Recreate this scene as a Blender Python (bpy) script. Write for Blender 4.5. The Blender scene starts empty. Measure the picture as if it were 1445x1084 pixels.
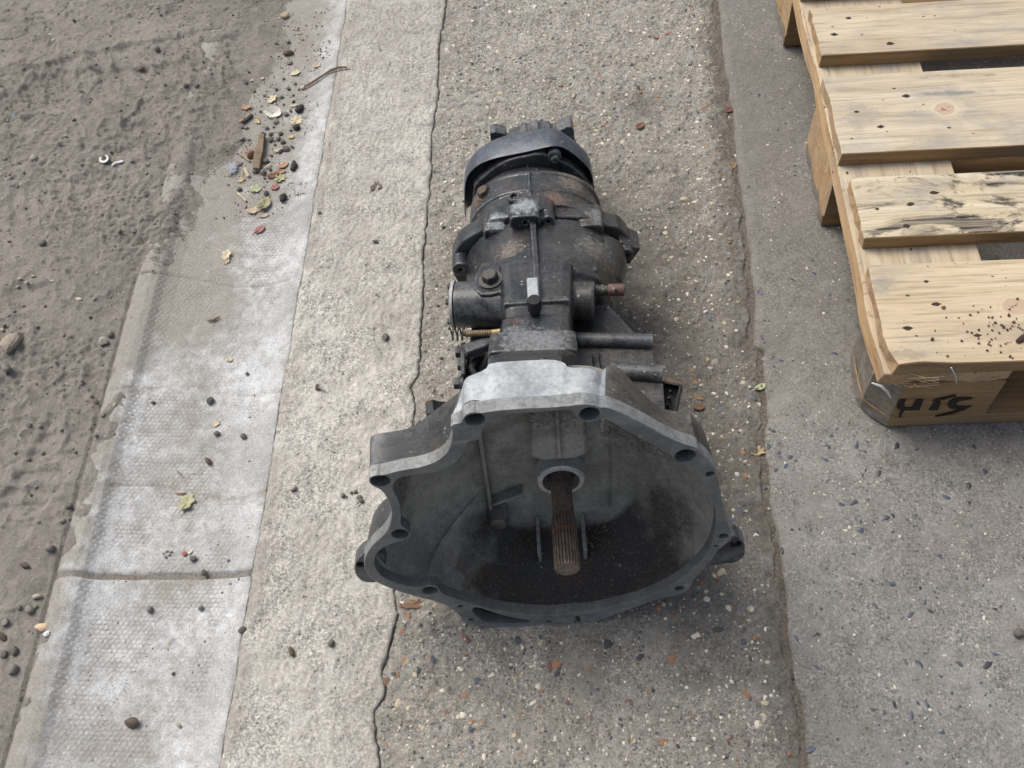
import bpy, bmesh, math, random
import numpy as np
from mathutils import Matrix, Vector
random.seed(7)
PI = math.pi
SC = bpy.context.scene
C = SC.collection

# ---------------------------------------------------------------- camera, sky, sun, exposure
cd = bpy.data.cameras.new('camera'); cam = bpy.data.objects.new('camera', cd); C.objects.link(cam)
cd.sensor_width = 36.0; cd.lens = 36.398; cd.clip_start = 0.02; cd.clip_end = 200.0
cam.matrix_world = Matrix(((0.997709, 0.008869, 0.067064, 0), (0.027383, 0.853573, -0.520254, 0), (-0.061859, 0.520898, 0.851374, 1.1694), (0, 0, 0, 1)))
SC.camera = cam
w = bpy.data.worlds.new('World'); SC.world = w; w.use_nodes = True
wt = w.node_tree; wt.nodes.clear()
sky = wt.nodes.new('ShaderNodeTexSky'); sky.sky_type = 'NISHITA'; sky.sun_disc = False
SUN_EL, SUN_AZ = math.radians(58), math.radians(-52)      # azimuth clockwise from +Y
sky.sun_elevation = SUN_EL; sky.sun_rotation = SUN_AZ
sky.air_density = 1.0; sky.dust_density = 4.0; sky.ozone_density = 1.0
hs = wt.nodes.new('ShaderNodeHueSaturation'); hs.inputs['Saturation'].default_value = 0.62
bg = wt.nodes.new('ShaderNodeBackground'); bg.inputs['Strength'].default_value = 0.105
wo = wt.nodes.new('ShaderNodeOutputWorld')
wt.links.new(sky.outputs[0], hs.inputs['Color']); wt.links.new(hs.outputs[0], bg.inputs[0]); wt.links.new(bg.outputs[0], wo.inputs[0])
sl = bpy.data.lights.new('sun', 'SUN'); sl.energy = 1.75; sl.angle = math.radians(34); sl.color = (1.0, 0.96, 0.88)
so = bpy.data.objects.new('sun', sl); C.objects.link(so)
sd = Vector((math.sin(SUN_AZ)*math.cos(SUN_EL), math.cos(SUN_AZ)*math.cos(SUN_EL), math.sin(SUN_EL)))
so.rotation_euler = sd.to_track_quat('Z', 'Y').to_euler()
so.location = sd*20
SC.view_settings.view_transform = 'Standard'; SC.view_settings.look = 'None'
SC.view_settings.exposure = 0.6; SC.view_settings.gamma = 1.0; SC.view_settings.use_curve_mapping = False

# ---------------------------------------------------------------- helpers
def tag(o, label=None, cat=None, group=None, kind=None):
    if label: o['label'] = label
    if cat: o['category'] = cat
    if group: o['group'] = group
    if kind: o['kind'] = kind
    return o

def link(name, me, parent=None):
    o = bpy.data.objects.new(name, me); C.objects.link(o)
    if parent: o.parent = parent
    return o

def shade(me, ang=38):
    if len(me.polygons):
        me.polygons.foreach_set('use_smooth', [True]*len(me.polygons))
        me.set_sharp_from_angle(angle=math.radians(ang))

class MB:
    """collects shapes, then links them as ONE mesh object"""
    def __init__(s): s.v = []; s.f = []; s.m = []
    def add(s, vs, fs, mi=0):
        n = len(s.v); s.v += [tuple(p) for p in vs]; s.f += [tuple(i+n for i in f) for f in fs]; s.m += [mi]*len(fs)
        return s
    def rings(s, rings, mi=0, cap0=True, cap1=True, closed=True):
        n = len(rings[0]); vs = [p for r in rings for p in r]; fs = []
        for i in range(len(rings)-1):
            for j in range(n if closed else n-1):
                k = (j+1) % n
                fs.append((i*n+j, i*n+k, (i+1)*n+k, (i+1)*n+j))
        if closed and cap0: fs.append(tuple(range(n-1, -1, -1)))
        if closed and cap1: fs.append(tuple((len(rings)-1)*n+j for j in range(n)))
        return s.add(vs, fs, mi)
    def lathe(s, prof, o, d, n=24, mi=0, ref=None, ph=0.0, cap=True):
        """prof: [(radius, distance along d)]"""
        o = Vector(o); d = Vector(d).normalized(); a = Vector(ref) if ref else (Vector((0, 0, 1)) if abs(d.z) < .9 else Vector((1, 0, 0)))
        u = (a-d*a.dot(d)).normalized(); v = d.cross(u)
        R = [[o+d*t+u*(r*math.cos(ph+2*PI*j/n))+v*(r*math.sin(ph+2*PI*j/n)) for j in range(n)] for r, t in prof]
        return s.rings(R, mi, cap, cap)
    def tube(s, path, r, n=10, mi=0):
        P = [Vector(p) for p in path]; R = []
        for i, p in enumerate(P):
            d = (P[min(i+1, len(P)-1)]-P[max(i-1, 0)]).normalized()
            a = Vector((0, 0, 1)) if abs(d.z) < .9 else Vector((1, 0, 0))
            u = (a-d*a.dot(d)).normalized(); v = d.cross(u)
            rr = r[i] if isinstance(r, (list, tuple)) else r
            R.append([p+u*(rr*math.cos(2*PI*j/n))+v*(rr*math.sin(2*PI*j/n)) for j in range(n)])
        return s.rings(R, mi)
    def prism(s, poly, o, ux, uy, d0, d1, mi=0):
        """poly in (ux, uy) from o, extruded along ux x uy from d0 to d1"""
        o = Vector(o); ux = Vector(ux); uy = Vector(uy); nz = ux.cross(uy).normalized()
        A = [o+ux*a+uy*b+nz*d0 for a, b in poly]; B = [p+nz*(d1-d0) for p in A]
        return s.rings([A, B], mi)
    def box(s, c, sz, mi=0, rot=None):
        c = Vector(c); h = Vector(sz)/2; vs = []
        for x in (-1, 1):
            for y in (-1, 1):
                for z in (-1, 1):
                    p = Vector((x*h.x, y*h.y, z*h.z)); p = rot @ p if rot else p
                    vs.append(c+p)
        return s.add(vs, [(0, 1, 3, 2), (4, 6, 7, 5), (0, 4, 5, 1), (2, 3, 7, 6), (0, 2, 6, 4), (1, 5, 7, 3)], mi)
    def build(s, name, mats, parent=None, bevel=0, seg=2, ang=38, smooth=True, sub=0, jit=0):
        me = bpy.data.meshes.new(name); me.from_pydata([tuple(p) for p in s.v], [], s.f)
        for m in (mats if isinstance(mats, (list, tuple)) else [mats]): me.materials.append(m)
        me.polygons.foreach_set('material_index', s.m)
        bm = bmesh.new(); bm.from_mesh(me)
        bmesh.ops.recalc_face_normals(bm, faces=bm.faces)
        if sub:
            bmesh.ops.subdivide_edges(bm, edges=bm.edges, cuts=sub, use_grid_fill=True)
        if jit:
            for v in bm.verts: v.co += Vector((random.gauss(0, jit), random.gauss(0, jit), random.gauss(0, jit)))
        bm.to_mesh(me); bm.free()
        if smooth: shade(me, ang)
        o = link(name, me, parent)
        wn_ = smooth and len(me.polygons) > 8
        if bevel:
            b = o.modifiers.new('bevel', 'BEVEL'); b.width = bevel; b.segments = seg; b.limit_method = 'ANGLE'; b.angle_limit = math.radians(35); b.harden_normals = False
        if wn_:
            q = o.modifiers.new('weighted', 'WEIGHTED_NORMAL'); q.keep_sharp = True; q.weight = 90
        return o

def instance(name, me, loc, rot=(0, 0, 0), scale=(1, 1, 1), parent=None):
    o = link(name, me, parent); o.location = loc; o.rotation_euler = rot; o.scale = scale
    return o

# value noise on arrays
def _h(ix, iy, seed):
    n = (ix.astype(np.int64)*374761393 + iy.astype(np.int64)*668265263 + seed*1274126177) & 0x7fffffff
    n = ((n ^ (n >> 13))*1274126177) & 0x7fffffff
    return ((n ^ (n >> 16)) & 0xffff)/65535.0
def vnoise(x, y, s, seed=0):
    x = np.asarray(x)*s+1000; y = np.asarray(y)*s+1000
    ix = np.floor(x); iy = np.floor(y); fx = x-ix; fy = y-iy
    fx = fx*fx*(3-2*fx); fy = fy*fy*(3-2*fy)
    a = _h(ix, iy, seed); b = _h(ix+1, iy, seed); c = _h(ix, iy+1, seed); d = _h(ix+1, iy+1, seed)
    return (a*(1-fx)+b*fx)*(1-fy)+(c*(1-fx)+d*fx)*fy
def fbm(x, y, s, o=4, seed=0, g=0.5):
    t = 0; a = 1; n = 0
    for i in range(o): t = t+a*vnoise(x, y, s*2**i, seed+i*17); n += a; a *= g
    return t/n
def sm(a, b, x):
    t = np.clip((x-a)/(b-a), 0, 1); return t*t*(3-2*t)

def interp(pts, y):
    """x of a polyline given as [(x, y)] at heights y"""
    p = sorted(pts, key=lambda t: t[1]); return np.interp(y, [t[1] for t in p], [t[0] for t in p])

def sheet(name, xl, xr, nx, ys, zf, mat, attrs=None, parent=None, skirt=0.03, xs=None):
    """height field between the edge curves xl(y) and xr(y), with skirts at both edges"""
    ys = np.asarray(ys); t = np.linspace(0, 1, nx) if xs is None else np.asarray(xs)
    nx = len(t)
    L = xl(ys); R = xr(ys)
    X = L[:, None]+(R-L)[:, None]*t[None]; Y = np.repeat(ys[:, None], nx, 1)
    Z = zf(X, Y)
    if skirt:
        X = np.concatenate([X[:, :1], X, X[:, -1:]], 1); Y = np.concatenate([Y[:, :1], Y, Y[:, -1:]], 1)
        Z = np.concatenate([Z[:, :1]-skirt, Z, Z[:, -1:]-skirt], 1); nx += 2
    ny = len(ys); me = bpy.data.meshes.new(name)
    co = np.stack([X, Y, Z], -1).reshape(-1, 3).astype(np.float32)
    i = np.arange(ny*nx).reshape(ny, nx)
    q = np.stack([i[:-1, :-1], i[:-1, 1:], i[1:, 1:], i[1:, :-1]], -1).reshape(-1, 4)
    me.vertices.add(len(co)); me.vertices.foreach_set('co', co.ravel())
    me.loops.add(q.size); me.loops.foreach_set('vertex_index', q.ravel().astype(np.int32))
    me.polygons.add(len(q)); me.polygons.foreach_set('loop_start', np.arange(0, q.size, 4, dtype=np.int32))
    me.update(calc_edges=True)
    me.polygons.foreach_set('use_smooth', np.ones(len(q), dtype=bool))
    for n, fn in (attrs or {}).items():
        a = me.attributes.new(n, 'FLOAT', 'POINT'); a.data.foreach_set('value', fn(X, Y).reshape(-1).astype(np.float32))
    me.materials.append(mat)
    o = link(name, me, parent)
    return o

# ---------------------------------------------------------------- materials
class N:
    def __init__(s, name):
        s.m = bpy.data.materials.new(name); s.m.use_nodes = True; s.t = s.m.node_tree
        s.b = s.t.nodes['Principled BSDF']; s._c = None
    def n(s, ty, **k):
        x = s.t.nodes.new(ty)
        for a, b in k.items():
            if a.startswith('i_'):
                key = a[2:]; key = int(key) if key.isdigit() else key
                s.set(x.inputs[key], b)
            else: setattr(x, a, b)
        return x
    def set(s, inp, v):
        if isinstance(v, bpy.types.NodeSocket): s.t.links.new(v, inp)
        else: inp.default_value = v
    def co(s):
        if not s._c: s._c = s.n('ShaderNodeTexCoord').outputs['Object']
        return s._c
    def mapped(s, scale=(1, 1, 1), rnd=False, loc=None):
        m = s.n('ShaderNodeMapping', i_Vector=s.co(), i_Scale=scale)
        if loc: m.inputs['Location'].default_value = loc
        if rnd:
            r = s.n('ShaderNodeObjectInfo').outputs['Random']
            v = s.n('ShaderNodeCombineXYZ', i_X=s.math('MULTIPLY', r, 37.0), i_Y=s.math('MULTIPLY', r, 91.0), i_Z=s.math('MULTIPLY', r, 13.0)).outputs[0]
            s.set(m.inputs['Location'], v)
        return m.outputs[0]
    def noise(s, sc, det=4, rough=.55, vec=None, dist=0):
        return s.n('ShaderNodeTexNoise', i_Vector=vec or s.co(), i_Scale=sc, i_Detail=det, i_Roughness=rough, i_Distortion=dist).outputs['Fac']
    def vor(s, sc, vec=None, feat='F1', rnd=1.0):
        x = s.n('ShaderNodeTexVoronoi', feature=feat, i_Vector=vec or s.co(), i_Scale=sc); x.inputs['Randomness'].default_value = rnd
        return x
    def math(s, op, a, b=0.0, clamp=False):
        x = s.n('ShaderNodeMath', operation=op, use_clamp=clamp); s.set(x.inputs[0], a); s.set(x.inputs[1], b); return x.outputs[0]
    def rng(s, v, a, b, c=0.0, d=1.0):
        return s.n('ShaderNodeMapRange', i_Value=v, i_1=a, i_2=b, i_3=c, i_4=d).outputs[0]
    def ramp(s, v, stops, interp='LINEAR'):
        x = s.n('ShaderNodeValToRGB', i_Fac=v); e = x.color_ramp.elements; x.color_ramp.interpolation = interp
        while len(e) < len(stops): e.new(.5)
        for i, (p, c) in enumerate(stops): e[i].position = p; e[i].color = (*c, 1) if len(c) == 3 else c
        return x.outputs[0]
    def mix(s, f, a, b, mode='MIX'):
        x = s.n('ShaderNodeMix', data_type='RGBA', blend_type=mode); s.set(x.inputs[0], f)
        for i, v in ((6, a), (7, b)):
            s.set(x.inputs[i], (*v, 1) if isinstance(v, tuple) and len(v) == 3 else v)
        return x.outputs[2]
    def attr(s, n): return s.n('ShaderNodeAttribute', attribute_name=n).outputs['Fac']
    def edge(s, a=.52, b=.6): return s.rng(s.n('ShaderNodeNewGeometry').outputs['Pointiness'], a, b)
    def out(s, col, rough=.7, metal=0.0, bump=None, bs=.3, bd=.001, spec=.5):
        s.set(s.b.inputs['Base Color'], (*col, 1) if isinstance(col, tuple) else col)
        s.set(s.b.inputs['Roughness'], rough); s.set(s.b.inputs['Metallic'], metal); s.b.inputs['Specular IOR Level'].default_value = spec
        if bump is not None:
            bn = s.n('ShaderNodeBump', i_Height=bump, i_Strength=bs, i_Distance=bd); s.t.links.new(bn.outputs[0], s.b.inputs['Normal'])
        return s.m

def plain(name, col, rough=.7, metal=0.0, var=.25, sc=60, bs=.25, bd=.0006, spec=.4):
    m = N(name); f = m.noise(sc, 5, .6)
    c = m.mix(m.rng(f, .3, .7), tuple(x*(1-var) for x in col), tuple(min(1, x*(1+var)) for x in col))
    return m.out(c, rough, metal, m.noise(sc*4, 4), bs, bd, spec)

def cast(name, dark, light, amt=.5, rough=(.45, .75), metal=.35, edge=None, rust=0, dust=None, sc=14, fine=420, bs=.35, con=1.0, stain=None, patches=(), zone=None):
    """weathered casting: grime and bare metal in patches, sand-cast grain, rubbed edges"""
    m = N(name)
    a = m.noise(sc, 6, .62, dist=.6); b = m.noise(sc*6, 5, .65)
    f = m.math('ADD', m.math('MULTIPLY', a, .65), m.math('MULTIPLY', b, .35))
    f = m.rng(f, .62-amt*.3, .78-amt*.3)
    col = m.mix(f, dark, light)
    col = m.mix(m.rng(m.noise(sc*14, 4, .7), .35, .75, 0, .35), col, tuple(x*.45 for x in dark))
    if dust:
        up = m.n('ShaderNodeSeparateXYZ', i_Vector=m.n('ShaderNodeNewGeometry').outputs['Normal']).outputs[2]
        df = m.math('MULTIPLY', m.rng(m.noise(sc*2.2, 6, .7), .45, .7), m.rng(up, .2, .9, 0, dust[1]), True)
        col = m.mix(df, col, dust[0])
    if zone:
        zx = m.n('ShaderNodeSeparateXYZ', i_Vector=m.co()).outputs[0]
        zf = m.rng(m.math('ADD', zx, m.rng(m.noise(26, 6, .65), .3, .7, -.03, .03)), zone[0], zone[1])
        col = m.mix(zf, col, m.mix(f, zone[2], zone[3]))
    for px, py, pz, pr, pc in patches:
        dv = m.n('ShaderNodeVectorMath', operation='DISTANCE', i_0=m.co(), i_1=(px, py, pz)).outputs['Value']
        pf = m.rng(m.math('ADD', dv, m.rng(m.noise(150, 5, .7), .3, .7, -pr*.5, pr*.5)), pr, pr*.55)
        col = m.mix(m.math('MULTIPLY', pf, m.rng(m.noise(200, 5, .72), .36, .62, .30, .85)), col, pc)
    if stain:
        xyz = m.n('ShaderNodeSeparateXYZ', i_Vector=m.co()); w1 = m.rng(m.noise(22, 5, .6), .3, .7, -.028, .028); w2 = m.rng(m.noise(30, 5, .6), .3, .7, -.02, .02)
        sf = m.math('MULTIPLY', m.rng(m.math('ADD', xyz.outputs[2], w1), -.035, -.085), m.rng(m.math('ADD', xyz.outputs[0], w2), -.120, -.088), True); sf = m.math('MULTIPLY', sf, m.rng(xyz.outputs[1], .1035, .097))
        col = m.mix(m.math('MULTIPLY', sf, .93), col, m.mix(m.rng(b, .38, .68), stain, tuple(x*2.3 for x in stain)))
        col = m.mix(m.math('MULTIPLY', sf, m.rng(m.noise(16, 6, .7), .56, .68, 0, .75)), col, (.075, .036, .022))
    if rust:
        col = m.mix(m.rng(m.noise(sc*1.7, 6, .7), .66-.2*rust, .74, 0, .9), col, (.13, .055, .028))
    if edge: col = m.mix(m.rng(m.math('MULTIPLY', m.edge(.51, .57), m.rng(b, .3, .6)), 0, 1, 0, edge[1]), col, edge[0])
    fn = m.noise(fine*.8, 4, .7); col = m.mix(m.rng(fn, .34, .5, .55*con, 0), col, tuple(x*.4 for x in dark)); col = m.mix(m.rng(fn, .56, .68, 0, .45*con), col, tuple(min(1, x*1.35) for x in light))
    sv = m.vor(190); ss = m.n('ShaderNodeSeparateColor', i_Color=sv.outputs['Color'])
    col = m.mix(m.math('MULTIPLY', m.math('LESS_THAN', sv.outputs['Distance'], m.math('MULTIPLY', ss.outputs[0], .30)), m.math('MULTIPLY', m.math('LESS_THAN', ss.outputs[1], .10*con**3), .7)), col, (.34, .30, .24))
    h = m.math('ADD', m.math('MULTIPLY', fn, .9), m.math('MULTIPLY', m.noise(90, 4), .9))
    return m.out(col, m.rng(b, .3, .7, rough[0], rough[1]), m.math('MULTIPLY', f, metal), h, bs, .0008)
# ================================================================ GROUND
KERB = -0.400                                             # gutter / kerb strip edge
CRACK = [(-0.2259, 0.2067), (-0.2226, 0.2257), (-0.2308, 0.2578), (-0.2344, 0.2866), (-0.2242, 0.3031), (-0.2297, 0.3262), (-0.2245, 0.3638), (-0.2176, 0.3994), (-0.2248, 0.4246), (-0.2254, 0.5322), (-0.221, 0.6115), (-0.2186, 0.6755), (-0.2266, 0.7116), (-0.2181, 0.7259), (-0.2176, 0.7644), (-0.2199, 0.822), (-0.2228, 0.8846), (-0.2271, 0.9436), (-0.2263, 1.027), (-0.2254, 1.092), (-0.2301, 1.1601), (-0.2263, 1.2566), (-0.2312, 1.3681), (-0.2269, 1.4929), (-0.2278, 1.5494)]
JOINT = [(0.2386, 0.2142), (0.2369, 0.2327), (0.2421, 0.2769), (0.2393, 0.3108), (0.2311, 0.3314), (0.2339, 0.3638), (0.2342, 0.4389), (0.2318, 0.5022), (0.228, 0.5398), (0.2309, 0.5944), (0.2302, 0.6254), (0.2351, 0.6595), (0.2391, 0.7083), (0.2409, 0.7429), (0.2435, 0.7612), (0.2298, 0.7699), (0.2386, 0.8563), (0.2392, 0.9067), (0.24, 0.9602), (0.2362, 1.0606), (0.2381, 1.1317), (0.2374, 1.2323), (0.233, 1.3258), (0.2371, 1.4692), (0.2353, 1.5244)]
DIRT = [(-0.6358, 0.2846), (-0.6397, 0.3673), (-0.638, 0.4199), (-0.6283, 0.4938), (-0.6225, 0.656), (-0.6218, 0.8531), (-0.5999, 0.9559), (-0.5709, 1.066), (-0.5536, 1.1849), (-0.5352, 1.33), (-0.5173, 1.4522), (-0.5183, 1.5458)]
def ygrid(step, y0=.12, y1=1.75):
    return np.concatenate([[-6, -3, -1.5, -.8, -.4, -.15, 0, .06], np.arange(y0, y1, step), [1.8, 1.9, 2.1, 2.5, 3.2, 4.5, 7, 12]])
def c_crack(y): return interp(CRACK, y)+.006*(fbm(y*0, y, 45, 5, 3, .65)-.5)+.0016*(vnoise(y*0, y, 230, 4)-.5)
def c_joint(y): return interp(JOINT, y)+.0075*(fbm(y*0, y, 38, 5, 8, .62)-.5)
def c_kerb(y): return KERB+.005*(fbm(y*0, y, 22, 4, 21)-.5)
def c_dirt(y): return interp(DIRT, y)+.02*(fbm(y*0, y, 9, 3, 31)-.5)

# colours of the pebbles seen in the concrete
PEB = [((.66, .61, .50), 'white_pebble'), ((.50, .42, .29), 'cream_pebble'), ((.30, .15, .075), 'orange_pebble'), ((.075, .085, .11), 'blue_grey_pebble'),
       ((.045, .045, .05), 'dark_pebble'), ((.20, .175, .14), 'tan_pebble'), ((.24, .22, .20), 'grey_pebble'), ((.17, .09, .065), 'red_brown_pebble'), ((.10, .125, .17), 'blue_pebble')]
def pebmat(n, c):
    m = N(n); f = m.noise(150, 5, .65); d = m.noise(70, 5, .65); g = sum(c)/3
    cc = m.mix(m.rng(f, .3, .7), tuple(x*.7 for x in c), tuple(min(1, x*1.25) for x in c))
    return m.out(m.mix(m.rng(d, .42, .70, .03, .42), cc, (.235, .215, .185)), .75, 0, f, .2, .0006, .3)
PEBM = [pebmat(n, c) for c, n in PEB]

def concrete(name, base, light, dark, specks, stainattr=None, stain=(.07, .058, .045), bs=.6, stones=(), pits=.5, fc=.7):
    m = N(name)
    big = m.noise(5, 5, .6, dist=.4); mid = m.noise(38, 6, .68); fin = m.noise(330, 5, .72); pat = m.rng(m.noise(17, 5, .62, dist=.5), .36, .64, .30, 1.15); fcp = m.math('MULTIPLY', pat, fc)
    col = m.mix(m.rng(big, .32, .68), base, light)
    col = m.mix(m.rng(mid, .40, .72, 0, .55), col, dark)
    col = m.mix(m.math('MULTIPLY', m.rng(fin, .38, .54, 1, 0), fcp, True), col, tuple(x*.40 for x in dark))
    col = m.mix(m.math('MULTIPLY', m.rng(fin, .54, .68, 0, 1), fcp, True), col, tuple(min(1, x*1.55) for x in light))
    ht = m.math('ADD', m.math('MULTIPLY', mid, .8), m.math('MULTIPLY', fin, .7))
    wv = m.mapped((1, 1, 1)); wv = m.mix(.006, wv, m.n('ShaderNodeTexNoise', i_Vector=m.co(), i_Scale=160.0).outputs['Color'], 'ADD')
    for sc, thr, keep, pal in stones:
        v = m.vor(sc, wv); sep = m.n('ShaderNodeSeparateColor', i_Color=v.outputs['Color'])
        sz = m.math('MULTIPLY', sep.outputs[1], thr)
        mask = m.math('MULTIPLY', m.math('LESS_THAN', m.math('ADD', v.outputs['Distance'], m.rng(fin, 0, 1, -.08, .08)), sz), m.math('LESS_THAN', sep.outputs[2], keep))
        k = len(pal); pc = m.ramp(sep.outputs[0], [(i/k, c) for i, c in enumerate(pal)], 'CONSTANT')
        col = m.mix(m.math('MULTIPLY', mask, m.rng(mid, .35, .65, .95, .45)), col, pc)
    pit = m.vor(170, wv); pm = m.math('MULTIPLY', m.math('LESS_THAN', pit.outputs['Distance'], m.rng(mid, .42, .7, .0, .34)), pits)
    col = m.mix(pm, col, tuple(x*.30 for x in dark)); ht = m.math('SUBTRACT', ht, pm)
    if stainattr:
        st = m.attr(stainattr); st2 = m.math('MULTIPLY', st, m.rng(m.noise(24, 5, .65), .25, .6, .45, 1.0), True)
        col = m.mix(st2, col, m.mix(m.rng(fin, .35, .65), stain, tuple(x*1.5 for x in stain)))
    return m.out(col, m.rng(mid, .3, .7, .78, .95), 0, ht, bs, .0022, .3)

# --- one base sheet under everything, out to the horizon
m = N('dusty_earth'); f = m.noise(3, 6, .6); g = m.noise(120, 6, .7)
EARTH = m.out(m.mix(m.rng(g, .3, .7), m.mix(f, (.115, .092, .07), (.17, .14, .11)), (.22, .185, .15)), .95, 0, g, .7, .004, .2)
mb = MB(); mb.add([(-60, -60, -.034), (60, -60, -.034), (60, 60, -.034), (-60, 60, -.034)], [(0, 1, 2, 3)])
tag(mb.build('ground', EARTH), kind='structure')
# packed dirt in the crack and the open joint
mb = MB()
Y = [-6+.03*i for i in range(600)]
JD = N('joint_dirt'); g = JD.noise(260, 6, .7)
JDM = JD.out(JD.mix(JD.rng(g, .35, .65), (.075, .065, .052), (.19, .168, .14)), .95, 0, g, .8, .003, .2)

# --- cast kerb strip (pale, worn)
ys = ygrid(.0028)
def z_strip(X, Y):
    return .004+.0040*(fbm(X, Y, 60, 5, 5, .66)-.5)+.0034*(vnoise(X*1.5, Y*.6, 330, 9)-.5)-.0028*sm(.008, 0, X-c_kerb(Y[:, 0])[:, None])-.0012*sm(.0025, 0, c_crack(Y[:, 0])[:, None]-X)
def st_strip(X, Y):
    e = sm(.030, .0, X-c_kerb(Y[:, 0])[:, None])*.75*(fbm(X, Y, 30, 3, 2) > .42)+sm(.008, 0, c_crack(Y[:, 0])[:, None]-X)*.7
    far = sm(.75, 1.35, Y)*.42+.30*sm(.5, .7, fbm(X, Y, 12, 4, 77))
    return np.clip(e+far*fbm(X, Y, 20, 4, 12)*1.2, 0, .85)
STRIP = concrete('worn_pale_concrete', (.41, .387, .345), (.575, .55, .50), (.19, .175, .152), None, 'stain', (.225, .207, .182),
                 stones=[(300, .42, .30, [(.62, .58, .5), (.5, .42, .3), (.2, .19, .18), (.55, .53, .5)])], pits=.75, bs=.9, fc=.62)
tag(sheet('kerb_strip', c_kerb, lambda y: c_crack(y)-.0001-.0010*np.clip(vnoise(y*0, y, 30, 55)-.2, 0, 1), 72, ys, z_strip, STRIP, {'stain': st_strip}), kind='structure')

# --- exposed aggregate pavement in the middle
ys = ygrid(.0026)
def z_mid(X, Y):
    e = c_joint(Y[:, 0])[:, None]-.006-X
    d = .004*(fbm(X, Y, 70, 5, 15, .62)-.5)+.003*(vnoise(X, Y, 330, 19)-.5)+.004*(fbm(X, Y, 9, 3, 25)-.5)
    hole = np.exp(-(((X-0.0974)/.030)**2+((Y-1.2236)/.022)**2))
    d = d+.0025*(vnoise(X, Y, 170, 29)-.5)
    return .001+d-.0050*sm(.035, -.004, e+.012*(fbm(X, Y, 45, 3, 28)-.5))-.005*hole-.0012*sm(.0025, 0, X-c_crack(Y[:, 0])[:, None])
def stain_shade_mid(X, Y):
    e = c_joint(Y[:, 0])[:, None]-.006-X
    n = fbm(X, Y, 14, 5, 41)
    s = sm(.045, -.005, e+.06*(n-.5))*.8
    oil_shade = np.exp(-(((X-.14)/.13)**2+((Y-.58)/.30)**2))*1.05+np.exp(-(((X-.10)/.16)**2+((Y-.95)/.22)**2))*.55+np.exp(-((X+.06)/.2)**2-((Y-.33)/.06)**2)*.2  # oil right of the gearbox, plus shade before the bell painted in
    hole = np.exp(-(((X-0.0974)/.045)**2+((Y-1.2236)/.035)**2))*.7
    return np.clip(s+hole+oil_shade*sm(.3, .6, n+.05)*.80+.8*np.exp(-(((X+.03)/.165)**4+((Y-.72)/.36)**4))*sm(.36, .55, n)*.45+.10*n, 0, .92)  # the patch around the gearbox is its contact shadow, put into the colour
pal = [(.60, .56, .47), (.44, .36, .25), (.27, .14, .075), (.09, .10, .13), (.05, .05, .055), (.22, .2, .17), (.52, .49, .43), (.16, .15, .14)]
MID = concrete('exposed_aggregate_concrete', (.285, .267, .232), (.385, .364, .322), (.120, .110, .095), None, 'stain', (.092, .083, .070),  # stain here also holds the painted shade of gearbox and bell
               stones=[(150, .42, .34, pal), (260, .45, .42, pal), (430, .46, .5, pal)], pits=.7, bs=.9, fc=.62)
pave = tag(sheet('aggregate_pavement', lambda y: c_crack(y)+.0001+.0010*np.clip(vnoise(y*0, y, 30, 55)-.2, 0, 1), lambda y: c_joint(y)-.0055-.005*(vnoise(y*0, y, 50, 60)), 176, ys, z_mid, MID, {'stain': stain_shade_mid}), kind='structure')

# --- big slab on the right under the pallet
ys = ygrid(.0032)
tx = np.concatenate([np.linspace(0, .9/12, 285), [.082, .09, .1, .13, .2, .35, .6, 1.0]])
def z_slab(X, Y):
    e = X-c_joint(Y[:, 0])[:, None]
    return .0045+.0026*(fbm(X, Y, 55, 5, 51, .6)-.5)+.0016*(vnoise(X, Y, 300, 59)-.5)+.004*(fbm(X, Y, 5, 3, 61)-.5)-.0028*sm(.012, 0, e)**2
def st_slab(X, Y):
    e = X-c_joint(Y[:, 0])[:, None]; n = fbm(X, Y, 8, 5, 71)
    s = sm(.62, .80, Y)*.60+sm(.10, 0, e)*.45*n
    s = s*(.6+.6*n)
    cr = np.exp(-((Y-0.8432-.02*(fbm(X, Y, 30, 3, 75)-.5))/.006)**2)*sm(.0, .1, e)*sm(.26, .14, e)*.5
    return np.clip(s+cr+.20*n, 0, .85)
SLAB = concrete('smooth_grey_slab', (.198, .188, .171), (.285, .274, .253), (.110, .103, .091), None, 'stain', (.135, .125, .111),
                stones=[(190, .40, .16, [(.07, .085, .11), (.06, .065, .075), (.5, .45, .36), (.08, .1, .13)]), (380, .42, .30, [(.5, .46, .4), (.1, .1, .11), (.4, .36, .3)])], pits=.6, bs=.8, fc=.60)
slab = tag(sheet('concrete_slab', c_joint, lambda y: c_joint(y)+12, 0, ys, z_slab, SLAB, {'stain': st_slab}, xs=tx), kind='structure')
# dirt packed into the joint between them
jd = sheet('joint_fill', lambda y: c_joint(y)-.040, lambda y: c_joint(y)+.006, 24, ygrid(.004), lambda X, Y: -.0042+.006*(fbm(X, Y, 110, 4, 81)-.5)+.004*(fbm(X, Y, 18, 3, 82)-.5), JDM)
tag(jd, kind='structure')
jd2 = sheet('crack_fill', lambda y: c_crack(y)-.02, lambda y: c_crack(y)+.02, 12, ygrid(.006), lambda X, Y: -.009+.004*(fbm(X, Y, 120, 3, 84)-.5), JDM)
tag(jd2, kind='structure')

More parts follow.
